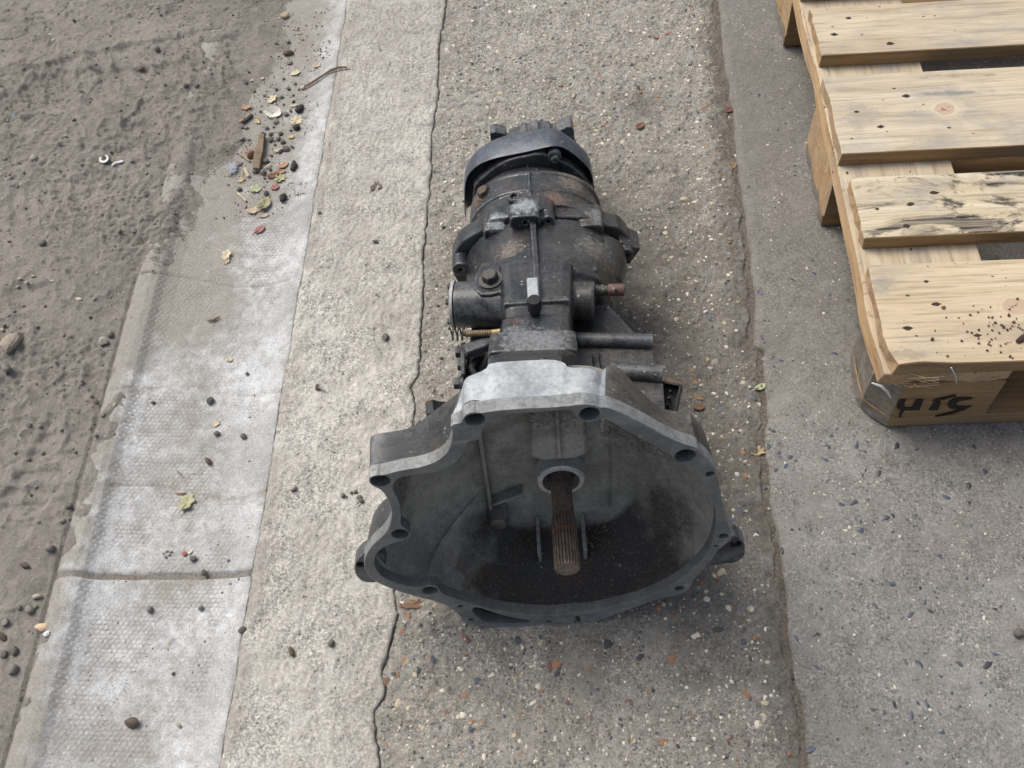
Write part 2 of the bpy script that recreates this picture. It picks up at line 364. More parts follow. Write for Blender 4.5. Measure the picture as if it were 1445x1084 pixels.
# --- dished gutter channel: white-dusted units with a dimpled floor
GX0 = -.640
def g_prof(x):
    return np.interp(x, [-.70, -.650, -.638, -.622, -.612, -.602, -.585, -.55, -.49, -.45, -.425, -.412, -.403, -.398], [-.02, -.006, .0045, .0060, .0035, -.0035, -.0085, -.0115, -.0125, -.0100, -.0050, -.0012, .0010, .0008])
GJ = [0.4458]
def gj(x): return GJ[0]+.004*np.sin((x+.62)*9)+.0025*(fbm(x, x*0, 40, 3, 5)-.5)
def dimple(X, Y):
    px = (X+.0012*(fbm(X, Y, 60, 2, 90)-.5))/.0066; py = (Y+.0012*(fbm(X, Y, 60, 2, 92)-.5))/.0056
    return np.sin(PI*px+PI*.5*(np.floor(py) % 2))**2*np.sin(PI*py)**2
def dimple_gut(X, Y):
    fl = np.maximum(sm(-.600, -.585, X)*sm(-.415, -.445, X), sm(-.618, -.608, X)*sm(-.590, -.600, X))*sm(.40, .60, fbm(X, Y, 16, 4, 91))
    return 1-fl*(1-np.sqrt(dimple(X, Y)))
def z_gut(X, Y):
    fl = sm(-.600, -.585, X)*sm(-.425, -.455, X)
    dim = dimple(X, Y)
    wear = sm(.38, .62, fbm(X, Y, 16, 4, 91))
    bev = sm(-.618, -.608, X)*sm(-.590, -.600, X)
    z = g_prof(X)+dim*.0013*np.maximum(fl, bev)*(.35+.65*wear)+.0016*(fbm(X, Y, 80, 4, 95, .6)-.5)+.002*(fbm(X, Y, 12, 2, 97)-.5)
    for yc, am in ((0.7121, .002), (0.5619, .0025), (0.8985, .0025)):
        yy = yc+.010*np.sin(X*26+yc*40)+.004*(fbm(X, Y*0+yc, 40, 3, 98)-.5)
        z = z-am*.6*np.exp(-((Y-yy)/.0022)**2)*sm(.35, .5, fbm(X, Y, 30, 2, int(yc*100)))
    return z
def dust_gut(X, Y):
    n = fbm(X, Y, 13, 5, 101); n2 = fbm(X, Y, 55, 4, 103)
    d = .40*np.exp(-((X+.505-.015*np.sin(Y*6))/.055)**2)*sm(.30, .62, n+.14)*1.25
    d = d+.95*sm(.20, -.02, X-c_dirt(Y[:, 0])[:, None]-.06*(n-.5))*sm(.66, .86, Y)
    d = d+.95*sm(.04, -.015, X-c_dirt(Y[:, 0])[:, None]-.03*(n2-.5))
    for yc in (0.7121, 0.5619, 0.4458, 0.8985):
        yy = yc+.010*np.sin(X*26+yc*40)
        d = d+.45*np.exp(-((Y-yy)/.006)**2)*sm(.40, .62, n2)
    d = d+.35*sm(.36, .26, Y)*sm(-.45, -.56, X)*n*1.5
    d = d+.35*np.exp(-((X+.402)/.006)**2)*n2*1.6
    return np.clip(d*(.55+.8*n2), 0, 1)
m = N('chalky_gutter_concrete')
n1 = m.noise(9, 5, .6, dist=.5); n2 = m.noise(70, 6, .7); n3 = m.noise(480, 4, .7)
col = m.mix(m.rng(n1, .35, .62), (.36, .36, .355), (.60, .61, .615))
col = m.mix(m.rng(n2, .42, .66, 0, .5), col, (.255, .25, .24))
col = m.mix(m.rng(n3, .35, .55, .5, 0), col, (.17, .165, .158))
col = m.mix(m.rng(n3, .58, .72, 0, .6), col, (.70, .70, .70))
dm = m.attr('dimple'); col = m.mix(m.math('MULTIPLY', m.rng(dm, .15, .65, .62, 0), m.rng(n2, .3, .6, .5, 1)), col, (.20, .186, .168)); ds = m.attr('dust'); dd = m.rng(m.math('ADD', ds, m.rng(n2, .3, .7, -.22, .22)), .08, .80, 0, .84)
col = m.mix(dd, col, m.mix(m.rng(n3, .35, .65), (.192, .174, .147), (.295, .271, .236)))
GUT = m.out(col, m.rng(n2, .3, .7, .7, .95), 0, m.math('ADD', n3, n2), .5, .0012, .3)
gut = tag(bpy.data.objects.new('gutter_channel', None), kind='structure'); C.objects.link(gut)
def gseg(ya, yb, nx=168):
    def zz(X, Y):
        Yb = np.where(Y <= .12, Y, Y)
        z = z_gut(X, Y)
        # rounded arris at the joint
        dj = np.minimum(np.abs(Y-gj(X)), 1)
        return z-.006*np.exp(-(dj/.0035)**2)
    ys = np.concatenate([[ya] if ya < .1 else [], np.arange(max(ya, .12), min(yb, 1.72), .0017), [yb]])
    ys = np.unique(ys)
    return sheet('gutter_segment', lambda y: y*0-.655, lambda y: c_kerb(y)-.0006, nx, ys, zz, GUT, {'dust': dust_gut, 'dimple': dimple_gut}, parent=gut, skirt=.03)
gseg(-3.0, GJ[0]-.0008, 168); gseg(GJ[0]+.0008, 1.70, 168); gseg(1.704, 5.0, 60)

# --- loose dirt yard on the left
def dirt_h(X, Y):
    b = c_dirt(Y[:, 0])[:, None]
    n = fbm(X, Y, 18, 4, 111)
    base = np.where(X < -.648, .001, g_prof(np.clip(X, -.648, -.398)))
    t = (b+.05*(n-.5)-X)
    wl = sm(.0, .07, t)*sm(.62, .82, Y); wy = sm(.60, .80, Y)+0*X; b2 = .0088-.0205*sm(.13, -.05, t); base = np.maximum(base, base*(1-wy)+b2*wy)
    thick = -.0032+.0044*sm(-.06, .07, t)+.0062*sm(.05, .32, t)+.0034*(fbm(X, Y, 55, 3, 112)-.5)
    cl = fbm(X, Y, 60, 5, 113, .6); lump = fbm(X, Y, 7, 3, 115)
    # tyre and boot prints: shallow pressed ribs with crisp lips
    def band(cx, cy, ang, wid, ln, pitch, dep, sd):
        ca, sa = math.cos(ang), math.sin(ang)
        u = (X-cx)*ca+(Y-cy)*sa; v = -(X-cx)*sa+(Y-cy)*ca
        v = v+.02*(fbm(X, Y, 12, 3, sd)-.5); u = u+.018*(fbm(X, Y, 16, 3, sd+1)-.5)
        m_ = sm(wid, wid*.8, np.abs(v))*sm(ln, ln*.85, np.abs(u))*sm(.40, .58, fbm(X, Y, 11, 4, sd+3))
        ribs = sm(.25, .75, .5+.5*np.sin(2*PI*(u+v*.35)/pitch))
        lip = np.exp(-((np.abs(v)-wid)/.008)**2)*sm(ln, ln*.8, np.abs(u))
        return m_*(-dep-.0035*ribs)+lip*.0022*fbm(X, Y, 30, 2, sd+5)
    pr = band(-0.7457, 1.3389, .30, .055, .30, .030, .004, 121)
    pr = pr+band(-0.8892, 1.2772, .12, .050, .26, .034, .004, 123)
    pr = pr+band(-0.7691, 1.0429, .05, .045, .16, .026, .003, 125)
    pr = pr+band(-0.7107, 0.5524, 1.25, .035, .20, .026, .003, 127)
    pr = pr+band(-0.7008, 1.1899, 1.0, .035, .12, .028, .003, 128)
    rough = sm(-.02, .06, t)
    rdg = np.abs(fbm(X, Y, 16, 3, 131)-.5); crest = (1-np.abs(2*fbm(X*1.6+Y*.5, Y-X*.3, 20, 3, 135)-1))**7*.0055*sm(.35, .6, fbm(X, Y, 6, 2, 137)); cut = crest-.003*np.exp(-(rdg/.018)**2)*sm(.4, .6, fbm(X, Y, 5, 2, 133))
    return base+thick+rough*((.25+.75*sm(.40, .60, fbm(X, Y, 8, 3, 145)))*(.0095*(cl-.5)+.0062*(fbm(X, Y, 230, 2, 117, .7)-.5))+.012*(lump-.5)+.0035*np.maximum(0, vnoise(X, Y, 140, 119)-.7)/.3+pr*.8+cut)
m = N('dry_brown_dirt')
a = m.noise(6, 6, .6, dist=.6); b = m.noise(46, 7, .68); c = m.noise(300, 6, .75)
col = m.mix(m.rng(a, .35, .65), (.174, .160, .139), (.242, .225, .197))
col = m.mix(m.rng(b, .35, .68, 0, .6), col, (.335, .302, .265))
col = m.mix(m.rng(c, .33, .48, .5, 0), col, (.07, .06, .05))
v = m.vor(330); sp = m.n('ShaderNodeSeparateColor', i_Color=v.outputs['Color'])
mk = m.math('MULTIPLY', m.math('LESS_THAN', v.outputs['Distance'], m.math('MULTIPLY', sp.outputs[1], .42)), m.math('LESS_THAN', sp.outputs[2], .22))
col = m.mix(m.math('MULTIPLY', mk, .7), col, m.ramp(sp.outputs[0], [(0, (.42, .38, .32)), (.4, (.16, .15, .14)), (.7, (.3, .24, .17))], 'CONSTANT'))
DIRTM = m.out(col, .96, 0, m.math('ADD', m.math('MULTIPLY', b, .8), c), .9, .0030, .2)
tx = np.concatenate([[0, .45, .68, .75, .80], np.linspace(.825, 1, 350)])
tag(sheet('dirt_ground', lambda y: y*0-5.0, lambda y: y*0-.405, 0, ygrid(.0024), dirt_h, DIRTM, xs=tx, skirt=0), kind='structure')
def dzv(x, y):
    X = np.asarray(x, float)[:, None]; Y = np.asarray(y, float)[:, None]; x = X[:, 0]; y = Y[:, 0]
    g = np.maximum(dirt_h(X, Y), np.where(X > -.65, z_gut(X, Y), -1))[:, 0]
    c = c_crack(y); j = c_joint(y)
    return np.where(x < -.405, g, np.where(x < c, z_strip(X, Y)[:, 0], np.where(x < j-.012, z_mid(X, Y)[:, 0], np.where(x < j, -.006, z_slab(X, Y)[:, 0]))))
def dz(x, y):
    X = np.array([[x]]); Y = np.array([[y]])
    z = -1
    if x < -.405: z = max(float(dirt_h(X, Y)[0, 0]), float(z_gut(X, Y)[0, 0]) if x > -.65 else -1)
    elif x < float(c_crack(np.array([y]))[0]): z = float(z_strip(X, Y)[0, 0])
    elif x < float(c_joint(np.array([y]))[0])-.012: z = float(z_mid(X, Y)[0, 0])
    elif x < float(c_joint(np.array([y]))[0]): z = -.006
    else: z = float(z_slab(X, Y)[0, 0])
    return z
# ================================================================ stones set in the concrete
def rock_mesh(name, mat, seed, sub=2, flat=.6, amp=.28, ang=25, size=1.0):
    r = random.Random(seed); bm = bmesh.new(); bmesh.ops.create_icosphere(bm, subdivisions=sub, radius=.5)
    pl = [(Vector((r.gauss(0, 1), r.gauss(0, 1), r.gauss(0, 1))).normalized(), r.uniform(.26, .44)) for _ in range(7)]
    sx, sy = r.uniform(.75, 1.2), r.uniform(.6, 1.0)
    for v in bm.verts:
        p = v.co.copy()
        for n, d in pl:
            k = p.dot(n)
            if k > d: p -= n*(k-d)*.9
        p *= 1+r.uniform(-.5, .5)*amp*.3
        v.co = Vector((p.x*sx, p.y*sy, p.z*flat))*size
    me = bpy.data.meshes.new(name); bm.to_mesh(me); bm.free(); me.materials.append(mat); shade(me, ang)
    return me
EMB = {n[1]: [rock_mesh('aggregate_stone', PEBM[i], 100+i*9+k, 2, .5, .3, 40) for k in range(5)] for i, n in enumerate(PEB)}
COLN = [n[1] for n in PEB]
def embed(parent, name, x, y, size, col, rr, proud=.06):
    me = rr.choice(EMB[col]); s = size
    o = instance(name, me, (x, y, dz(x, y)-s*.17+s*proud), (rr.uniform(-.25, .25), rr.uniform(-.25, .25), rr.uniform(0, 6.28)), (s*1.1, s*1.1, s*.8), parent)
    return o
rr = random.Random(21)
LISTED = {
 'dark_pebble': [(-0.0822, 0.3371), (0.0267, 0.3642), (-0.0306, 0.3296), (0.0639, 0.3482), (0.1538, 0.3817), (0.1617, 0.5319)],
 'blue_grey_pebble': [(-0.0765, 0.3683), (-0.1202, 0.3207), (-0.1589, 0.2687), (0.1823, 0.3695), (0.1424, 0.3791), (-0.172, 0.3461), (0.0643, 0.7372), (0.0805, 0.7708), (0.1208, 0.7635), (0.1249, 0.7365), (0.1931, 0.5394)],
 'blue_pebble': [(0.188, 0.53), (0.1819, 0.5179), (0.1614, 0.5509), (0.2208, 0.692), (0.1784, 0.6712)],
 'white_pebble': [(-0.1592, 0.3107), (-0.1053, 0.328), (-0.1403, 0.3341), (-0.136, 0.2828), (-0.0565, 0.2977), (-0.2082, 0.252), (0.1879, 0.2777), (0.1276, 0.3749), (0.1424, 0.4264), (0.1662, 0.4069), (0.1712, 0.6967), (-0.1272, 0.2338), (-0.1096, 0.2378), (0.1589, 0.2864), (0.1177, 0.369), (-0.0596, 0.339), (-0.1478, 0.8031), (-0.1779, 0.7177), (-0.1572, 0.7398), (0.2074, 0.5013), (-0.0903, 0.2895), (0.1023, 0.4587), (0.1429, 0.6402), (0.2336, 1.1803), (-0.1483, 1.3679), (-0.2079, 1.3757), (-0.1154, 1.4543), (-0.0734, 1.4668), (-0.2169, 1.3675), (0.1798, 1.4011), (0.1969, 1.3968)],
 'cream_pebble': [(-0.2072, 0.2967), (-0.193, 0.2697), (-0.1795, 0.2699), (-0.0487, 0.3669), (0.1624, 0.4518), (0.1884, 0.3927), (0.1987, 0.3022), (0.1941, 0.2869), (0.1533, 1.0291), (0.0857, 0.7822), (0.0469, 0.7531), (0.1467, 0.63), (0.1929, 0.4071), (-0.0193, 0.8427), (-0.1669, 1.21), (0.0676, 1.1486), (0.2041, 1.4174), (0.0903, 1.3403), (0.0292, 1.3346)],
 'orange_pebble': [(-0.1143, 0.2769), (-0.1356, 0.3054), (-0.0307, 0.34), (0.0054, 0.3372), (0.0858, 0.4081), (0.1816, 0.3097), (0.068, 0.3515), (0.1006, 0.3485), (0.2008, 0.5788), (0.201, 0.6105), (0.0844, 0.2591), (-0.2129, 0.3253), (-0.2061, 0.3417), (0.1922, 0.3737), (-0.006, 1.1858), (0.0413, 1.1871), (-0.0306, 1.2746), (0.032, 1.2932), (0.193, 1.22), (0.1671, 0.4086), (0.1477, 0.7143)],
 'red_brown_pebble': [(0.1731, 0.2574), (-0.0387, 0.3351), (0.157, 0.2638), (-0.2245, 0.3188), (0.0497, 0.3005), (-0.0194, 0.2997), (-0.1373, 0.3703), (0.1742, 0.5605), (0.0958, 1.1806)],
 'tan_pebble': [(-0.0308, 0.3703), (0.1466, 0.3393), (-0.1649, 0.2763), (-0.0147, 0.3115), (0.1668, 0.2714), (0.1725, 0.5605), (0.2054, 0.9086), (0.1782, 0.3777), (0.0362, 0.3239), (-0.1609, 0.405)],
 'grey_pebble': [(0.082, 0.3259), (0.0804, 0.2893), (0.1399, 0.3448), (0.2357, 0.7242), (0.2426, 0.7484), (0.2418, 0.6759), (0.1843, 0.5996), (0.2205, 0.5944), (0.1764, 0.4326), (0.0581, 1.2019)],
}
BIG = {'1051,671'}
na = 0
for col, pts in LISTED.items():
    for i, (x, y) in enumerate(pts):
        embed(pave, 'aggregate_stone', x, y, rr.uniform(.0095, .0145) if col not in ('white_pebble',) else rr.uniform(.0065, .0125), col, rr); na += 1
def mid_ok(x, y):
    y = np.atleast_1d(y); return (c_crack(y)+.006 < x) & (x < c_joint(y)-.02)
W_ = [('white_pebble', 14), ('cream_pebble', 14), ('orange_pebble', 10), ('blue_grey_pebble', 14), ('dark_pebble', 8), ('tan_pebble', 16), ('grey_pebble', 18), ('red_brown_pebble', 5), ('blue_pebble', 3)]
def pick(): return rr.choices([a for a, _ in W_], [b for _, b in W_])[0]
while na < 298:
    x, y = rr.uniform(-.23, .24), rr.uniform(.2, 1.55)
    if not mid_ok(x, y)[0]: continue
    embed(pave, 'aggregate_stone', x, y, rr.uniform(.0065, .0120), pick(), rr); na += 1
def stuff_stones(name, parent, n, xr, yr, ok, szf, cols, zf=dzv, proud=.15, seed=5, flat=.55, mats=PEBM, names=COLN, sub=1):
    r = random.Random(seed); V = []; F = []; MI = []; base = []
    for k in range(8):
        me = rock_mesh('t', None, seed*50+k, sub, flat); base.append(([v.co.copy() for v in me.vertices], [tuple(p.vertices) for p in me.polygons])); bpy.data.meshes.remove(me)
    q_ = np.random.RandomState(seed); PX = np.zeros(0); PY_ = np.zeros(0)
    while len(PX) < n:
        x = q_.uniform(*xr, n*2); y = q_.uniform(*yr, n*2); k = ok(x, y) & np.ones(len(x), bool); PX = np.concatenate([PX, x[k]]); PY_ = np.concatenate([PY_, y[k]])
    PX = PX[:n]; PY_ = PY_[:n]; PZ = zf(PX, PY_)
    for x, y, z in zip(PX.tolist(), PY_.tolist(), PZ.tolist()):
        s = szf(r); vs, fs = r.choice(base); n0 = len(V); a = r.uniform(0, 6.28); ca, sa = math.cos(a)*s, math.sin(a)*s; z = z-s*flat*.3+s*proud
        V += [(x+p.x*ca-p.y*sa, y+p.x*sa+p.y*ca, z+p.z*s) for p in vs]; F += [tuple(i+n0 for i in f) for f in fs]
        MI += [names.index(r.choices([q[0] for q in cols], [q[1] for q in cols])[0])]*len(fs)
    me = bpy.data.meshes.new(name); me.from_pydata(V, [], F)
    for q in mats: me.materials.append(q)
    me.polygons.foreach_set('material_index', MI); shade(me, 40)
    o = link(name, me, parent); o['kind'] = 'stuff'
    return o
stuff_stones('fine_aggregate', pave, 9500, (-.235, .245), (.18, 1.62), mid_ok, lambda r: r.uniform(.0019, .0044)+.0055*r.random()**4, [('white_pebble', 30), ('cream_pebble', 16), ('orange_pebble', 6), ('blue_grey_pebble', 10), ('dark_pebble', 8), ('tan_pebble', 22), ('grey_pebble', 28)], seed=6, proud=.08)
# blue chips in the slab
CH = [(0.2403, 0.6407), (0.2355, 0.6203), (0.2467, 0.609), (0.3053, 0.6168), (0.3411, 0.6143), (0.3891, 0.615), (0.3006, 0.5978), (0.2595, 0.6001), (0.2404, 0.5848), (0.3428, 0.5757), (0.3626, 0.5757), (0.3012, 0.5694), (0.5258, 0.576), (0.4666, 0.5604), (0.3104, 0.5388), (0.3271, 0.5396), (0.3606, 0.5189), (0.3306, 0.5045), (0.3178, 0.4744), (0.3959, 0.4872), (0.4158, 0.4706), (0.3534, 0.4381), (0.3069, 0.4075), (0.3329, 0.4099), (0.264, 0.3775), (0.3888, 0.4155), (0.4077, 0.4129), (0.4629, 0.4077), (0.3709, 0.3429), (0.3919, 0.3322), (0.4124, 0.3457), (0.4437, 0.3432), (0.4693, 0.341), (0.4554, 0.3557), (0.3379, 0.2983), (0.3235, 0.2923), (0.3129, 0.2936), (0.3619, 0.3009), (0.3706, 0.2986), (0.3532, 0.2893), (0.2859, 0.2891), (0.244, 0.2504), (0.4269, 0.2424), (0.2328, 0.3292), (0.2582, 0.3389), (0.2418, 0.3712), (0.2367, 0.4789), (0.2527, 0.5914), (0.4892, 0.5796), (0.4362, 0.5478), (0.3722, 0.4015), (0.3905, 0.4054)]
CHM = [plain('blue_slate_chip', (.060, .072, .098), .5, 0, .3, 200, .1), plain('black_flint_chip', (.038, .04, .045), .45, 0, .3, 200, .1), plain('pale_shell_chip', (.52, .48, .40), .55, 0, .2, 200, .1)]
CHN = ['blue', 'black', 'pale']
CHME = {n: [rock_mesh('slate_chip', CHM[i], 300+i*9+k, 2, .4, .3, 40) for k in range(4)] for i, n in enumerate(CHN)}
def chip(x, y, s, c):
    instance('slate_chip', rr.choice(CHME[c]), (x, y, dz(x, y)-s*.10), (rr.uniform(-.2, .2), rr.uniform(-.2, .2), rr.uniform(0, 6.28)), (s*1.2, s*.8, s*.75), slab)
for i, (x, y) in enumerate(CH): chip(x, y, rr.uniform(.008, .0135), 'blue' if rr.random() < .7 else 'black')
for x, y in [(0.2509, 0.7483), (0.2652, 0.7437), (0.2505, 0.735), (0.324, 0.9099), (0.3239, 0.8851), (0.2516, 0.7913), (0.3383, 0.8473), (0.2481, 0.8525), (0.2467, 0.8087), (0.2459, 0.8598), (0.2413, 0.7823)]: chip(x, y, rr.uniform(.007, .011), 'blue')
nn = 0
def slab_ok(x, y): return x > c_joint(np.atleast_1d(y))+.006
while nn < 210:
    x, y = rr.uniform(.24, .85), rr.uniform(.16, 1.5)
    if not slab_ok(x, y)[0] or (y > .62 and rr.random() < .55): continue
    chip(x, y, rr.uniform(.0042, .0090), rr.choices(CHN, [50, 34, 16])[0]); nn += 1
stuff_stones('fine_chips', slab, 3600, (.24, .8), (.16, 1.5), slab_ok, lambda r: r.uniform(.0014, .0030)+.003*r.random()**5, [('blue', 36), ('black', 36), ('pale', 60)], seed=8, mats=CHM, names=CHN, flat=.4, proud=.05)
# grit lying in the open joint
def in_joint(x, y): d = x-c_joint(y); return (-.022 < d) & (d < .002)
tag(stuff_stones('joint_gravel', None, 420, (.2, .25), (.18, 1.6), in_joint, lambda r: r.uniform(.0022, .005)+.006*r.random()**4, W_[1:8]+[('white_pebble', 12)], zf=lambda x, y: x*0-.0065, seed=9, flat=.6), kind='stuff', label='small mixed gravel packed in the dirt joint between the two pavements')

# ================================================================ PALLET
def wood(name, base, pale, grey, blotch=0, knots=(), rough=.85, dirt=.3, moss=None, mscale=9, smears=()):
    m = N(name); v = m.mapped((3.2, 34, 34), True); v2 = m.mapped((9, 210, 210), True); iso = m.mapped((1, 1, 1), True)
    dist = m.noise(5, 3, .5, iso)
    g = m.noise(1.0, 6, .62, v, dist=1.2); f = m.noise(1.0, 5, .7, v2)
    col = m.mix(m.rng(g, .32, .68), base, pale)
    base = tuple(x*.93 for x in base); pale = tuple(x*.93 for x in pale)
    col = m.mix(m.rng(f, .34, .50, .58, 0), col, tuple(x*.5 for x in base))
    st = m.noise(1.0, 7, .75, m.mapped((14, 60, 60), True)); col = m.mix(m.rng(st, .60, .70, 0, min(1, dirt)*.38), col, (.085, .07, .055))
    gr = m.noise(7, 6, .66, iso, dist=.7)
    gv = m.noise(1.0, 5, .65, m.mapped((6, 26, 26), True))
    col = m.mix(m.math('MULTIPLY', m.rng(gr, .47, .68), m.rng(gv, .38, .6, 0, dirt), True), col, grey)
    if blotch:
        bl = m.noise(mscale, 6, .72, m.mapped((1, 2.6, 2.6)), dist=.8)
        col = m.mix(m.math('MULTIPLY', m.rng(bl, .60-.10*blotch, .66-.08*blotch), m.rng(f, .35, .55, .3, 1), True), col, (.035, .033, .032))
    for sx, sy, rx, ry, sc_, sk in smears:
        su = m.n('ShaderNodeVectorMath', operation='SUBTRACT', i_0=m.co(), i_1=(sx, sy, 0)); sv = m.n('ShaderNodeVectorMath', operation='MULTIPLY', i_0=su.outputs[0], i_1=(1/rx, 1/ry, 0))
        sl_ = m.n('ShaderNodeVectorMath', operation='LENGTH', i_0=sv.outputs[0]).outputs['Value']
        sd_ = m.math('ADD', sl_, m.rng(m.noise(45, 8, .80, m.mapped((1, 1.8, 1))), .3, .7, -.9, .9))
        col = m.mix(m.math('MULTIPLY', m.rng(sd_, 1.1, .2, 0, sk), m.rng(f, .36, .56, .15, 1)), col, sc_)
    sp = m.vor(55, m.mapped((1, 1.6, 1.6), True)); s2 = m.n('ShaderNodeSeparateColor', i_Color=sp.outputs['Color'])
    col = m.mix(m.math('MULTIPLY', m.math('LESS_THAN', sp.outputs['Distance'], m.math('MULTIPLY', s2.outputs[0], .16)), m.math('LESS_THAN', s2.outputs[1], .35)), col, (.10, .06, .035))
    for kx, ky, r in knots:
        d = m.n('ShaderNodeVectorMath', operation='LENGTH'); sub = m.n('ShaderNodeVectorMath', operation='SUBTRACT', i_0=m.co(), i_1=(kx, ky, 0))
        sc = m.n('ShaderNodeVectorMath', operation='MULTIPLY', i_0=sub.outputs[0], i_1=(.75, 1, 0)); m.t.links.new(sc.outputs[0], d.inputs[0])
        dd = m.math('ADD', d.outputs['Value'], m.rng(m.noise(60, 3), 0, 1, -.006, .006))
        ring = m.math('SINE', m.math('MULTIPLY', dd, 900))
        col = m.mix(m.rng(dd, r*1.15, r*1.9, .75, 0), col, m.mix(m.rng(ring, -1, 1, 0, .30), pale, tuple(x*.75 for x in base)))
        col = m.mix(m.rng(dd, r*.9, r*1.05, .8, 0), col, (.43, .31, .22))
        col = m.mix(m.math('MULTIPLY', m.rng(dd, r*.10, r*.9, 1, 0), m.math('LESS_THAN', m.noise(170, 3, .6), .42)), col, (.14, .06, .04))
    return m.out(col, rough, 0, m.math('ADD', f, m.math('MULTIPLY', g, .5)), .45, .0012, .25)
WP = wood('pale_pine', (.41, .325, .222), (.56, .475, .35), (.255, .24, .215), dirt=.9)
WB3 = wood('pale_pine_with_knot', (.42, .34, .238), (.58, .505, .385), (.28, .265, .24), dirt=1.0, smears=[(0.1655-.6, 0.4271-.4, .055, .0055, (.13, .14, .155), .85), (0.0366-.6, 0.3921-.4, .03, .03, (.25, .235, .21), .7), (0.1823-.6, 0.4601-.4, .05, .005, (.16, .11, .06), .7), (0.1369-.6, 0.3402-.4, .06, .014, (.27, .26, .24), .6)], knots=[(0.1474-.6, 0.4003-.4, .0115)])
WB1 = wood('clean_pine_with_knot', (.44, .345, .222), (.585, .48, .34), (.30, .27, .23), dirt=.5, smears=[(0.0082-.6, 0.1162-.0725, .022, .016, (.24, .225, .2), .85), (0.0172-.6, 0.0144-.0725, .03, .008, (.2, .18, .15), .7), (0.1375-.6, 0.0332-.0725, .06, .022, (.30, .22, .15), .45)], knots=[(0.1561-.6, 0.0754-.0725, .0125)])
WB2 = wood('mildewed_pine', (.44, .36, .245), (.60, .52, .38), (.26, .25, .23), blotch=.95, dirt=.9)
WD = wood('brown_pine', (.235, .145, .066), (.34, .225, .115), (.16, .135, .11), dirt=.5)
WEND = wood('rough_sawn_end', (.40, .25, .125), (.54, .39, .24), (.25, .225, .195), dirt=1.1)
WGREY = wood('grey_weathered_wood', (.20, .17, .135), (.30, .265, .225), (.13, .12, .11), dirt=.9)
PAL = bpy.data.objects.new('pallet', None); C.objects.link(PAL)
PAL.location = (0.3528, 0.6423, .0065); PAL.rotation_euler = (0, 0, 0.033)
tag(PAL, 'worn pale timber pallet lying on the grey slab with black stamped corner block', 'pallet')
def plank(name, x0, x1, y0, y1, z0, z1, mats, seed, endj=.0035, sidej=.0009, cut=None, along='x', nl=26, parent=PAL):
    """sawn board with slightly uneven edges and ragged ends; origin at its own centre"""
    r = np.random.RandomState(seed)
    if along == 'x': a0, a1, b0, b1 = x0, x1, y0, y1
    else: a0, a1, b0, b1 = y0, y1, x0, x1
    nb = 8; T = np.linspace(0, 1, nl); B = np.linspace(0, 1, nb)
    T = np.concatenate([[0, .006, .014, .025], T[1:-1], [.985, 1]]); T = np.unique(T); nl = len(T)
    vs = []; cx, cy, cz = (a0+a1)/2, (b0+b1)/2, (z0+z1)/2
    wob0 = sidej*(fbm(T*9+seed, T*0, 1, 3, seed)-.5)*2; wob1 = sidej*(fbm(T*9+seed, T*0, 1, 3, seed+5)-.5)*2
    e0 = endj*(r.rand(nb)-.5); e1 = endj*(r.rand(nb)-.5); e0b = endj*(r.rand(nb)-.3)
    up = .0004*(fbm(T[:, None]*14, B[None]*3, 1, 3, seed+9)-.5)
    for top in (0, 1):
        for i, t in enumerate(T):
            for j, b in enumerate(B):
                a = a0+(a1-a0)*t+(e0[j]+(e0b[j] if not top else 0) if i == 0 else 0)+(e1[j] if i == nl-1 else 0)
                bb = b0+(b1-b0)*b+(wob0[i] if j == 0 else 0)+(wob1[i] if j == nb-1 else 0)
                z = (z1+up[i, j]) if top else z0
                if cut: a, bb, z = cut(a, bb, z, i, j, top)
                vs.append((a-cx, bb-cy, z-cz) if along == 'x' else (a-cx, -(bb-cy), z-cz))
    idx = lambda t, i, j: t*nl*nb+i*nb+j
    fs = []; mi = []
    for i in range(nl-1):
        for j in range(nb-1):
            fs.append((idx(1, i, j), idx(1, i+1, j), idx(1, i+1, j+1), idx(1, i, j+1))); mi.append(0)
            fs.append((idx(0, i, j), idx(0, i, j+1), idx(0, i+1, j+1), idx(0, i+1, j))); mi.append(0)
        for j, s in ((0, 1), (nb-1, 0)):
            q = (idx(0, i, j), idx(0, i+1, j), idx(1, i+1, j), idx(1, i, j)); fs.append(q if s else q[::-1]); mi.append(2 if len(mats) > 2 else 0)
    for i, s in ((0, 0), (nl-1, 1)):
        for j in range(nb-1):
            q = (idx(0, i, j), idx(0, i, j+1), idx(1, i, j+1), idx(1, i, j)); fs.append(q if s else q[::-1]); mi.append(1)
    mb = MB(); mb.v = vs; mb.f = fs; mb.m = mi
    o = mb.build(name, list(mats), parent, bevel=.0011, seg=1, ang=30, smooth=False)
    o.location = (cx, cy, cz) if along == 'x' else (cy, cx, cz)
    if along != 'x': o.rotation_euler = (0, 0, PI/2)
    return o
YB = [(0, .145), (.186, .286), (.3275, .4725), (.514, .614), (.655, .800)]
def cut1(a, b, z, i, j, top):               # snapped-off front corner of the first board
    lim = .011-.9*b+.002*math.sin(z*900)-(0 if top else .006)
    if lim > 0: a = lim+a*(1-lim/1.2)
    if b < .012 and a < .09: b = b+.003*math.exp(-((a-.035)/.02)**2)*top
    return a, b, z
plank('deck_board', 0, 1.2, *YB[0], .1222, .144, (WB1, WEND, WD), 1, cut=cut1, nl=60)
plank('deck_board', .003, 1.2, *YB[1], .1222, .144, (WB2, WEND, WD), 2)
plank('deck_board', -.001, 1.2, *YB[2], .1222, .144, (WB3, WEND, WD), 3)
plank('deck_board', .002, 1.2, *YB[3], .1222, .144, (WP, WEND, WD), 4)
plank('deck_board', -.002, 1.2, *YB[4], .1222, .144, (WP, WEND, WD), 5)
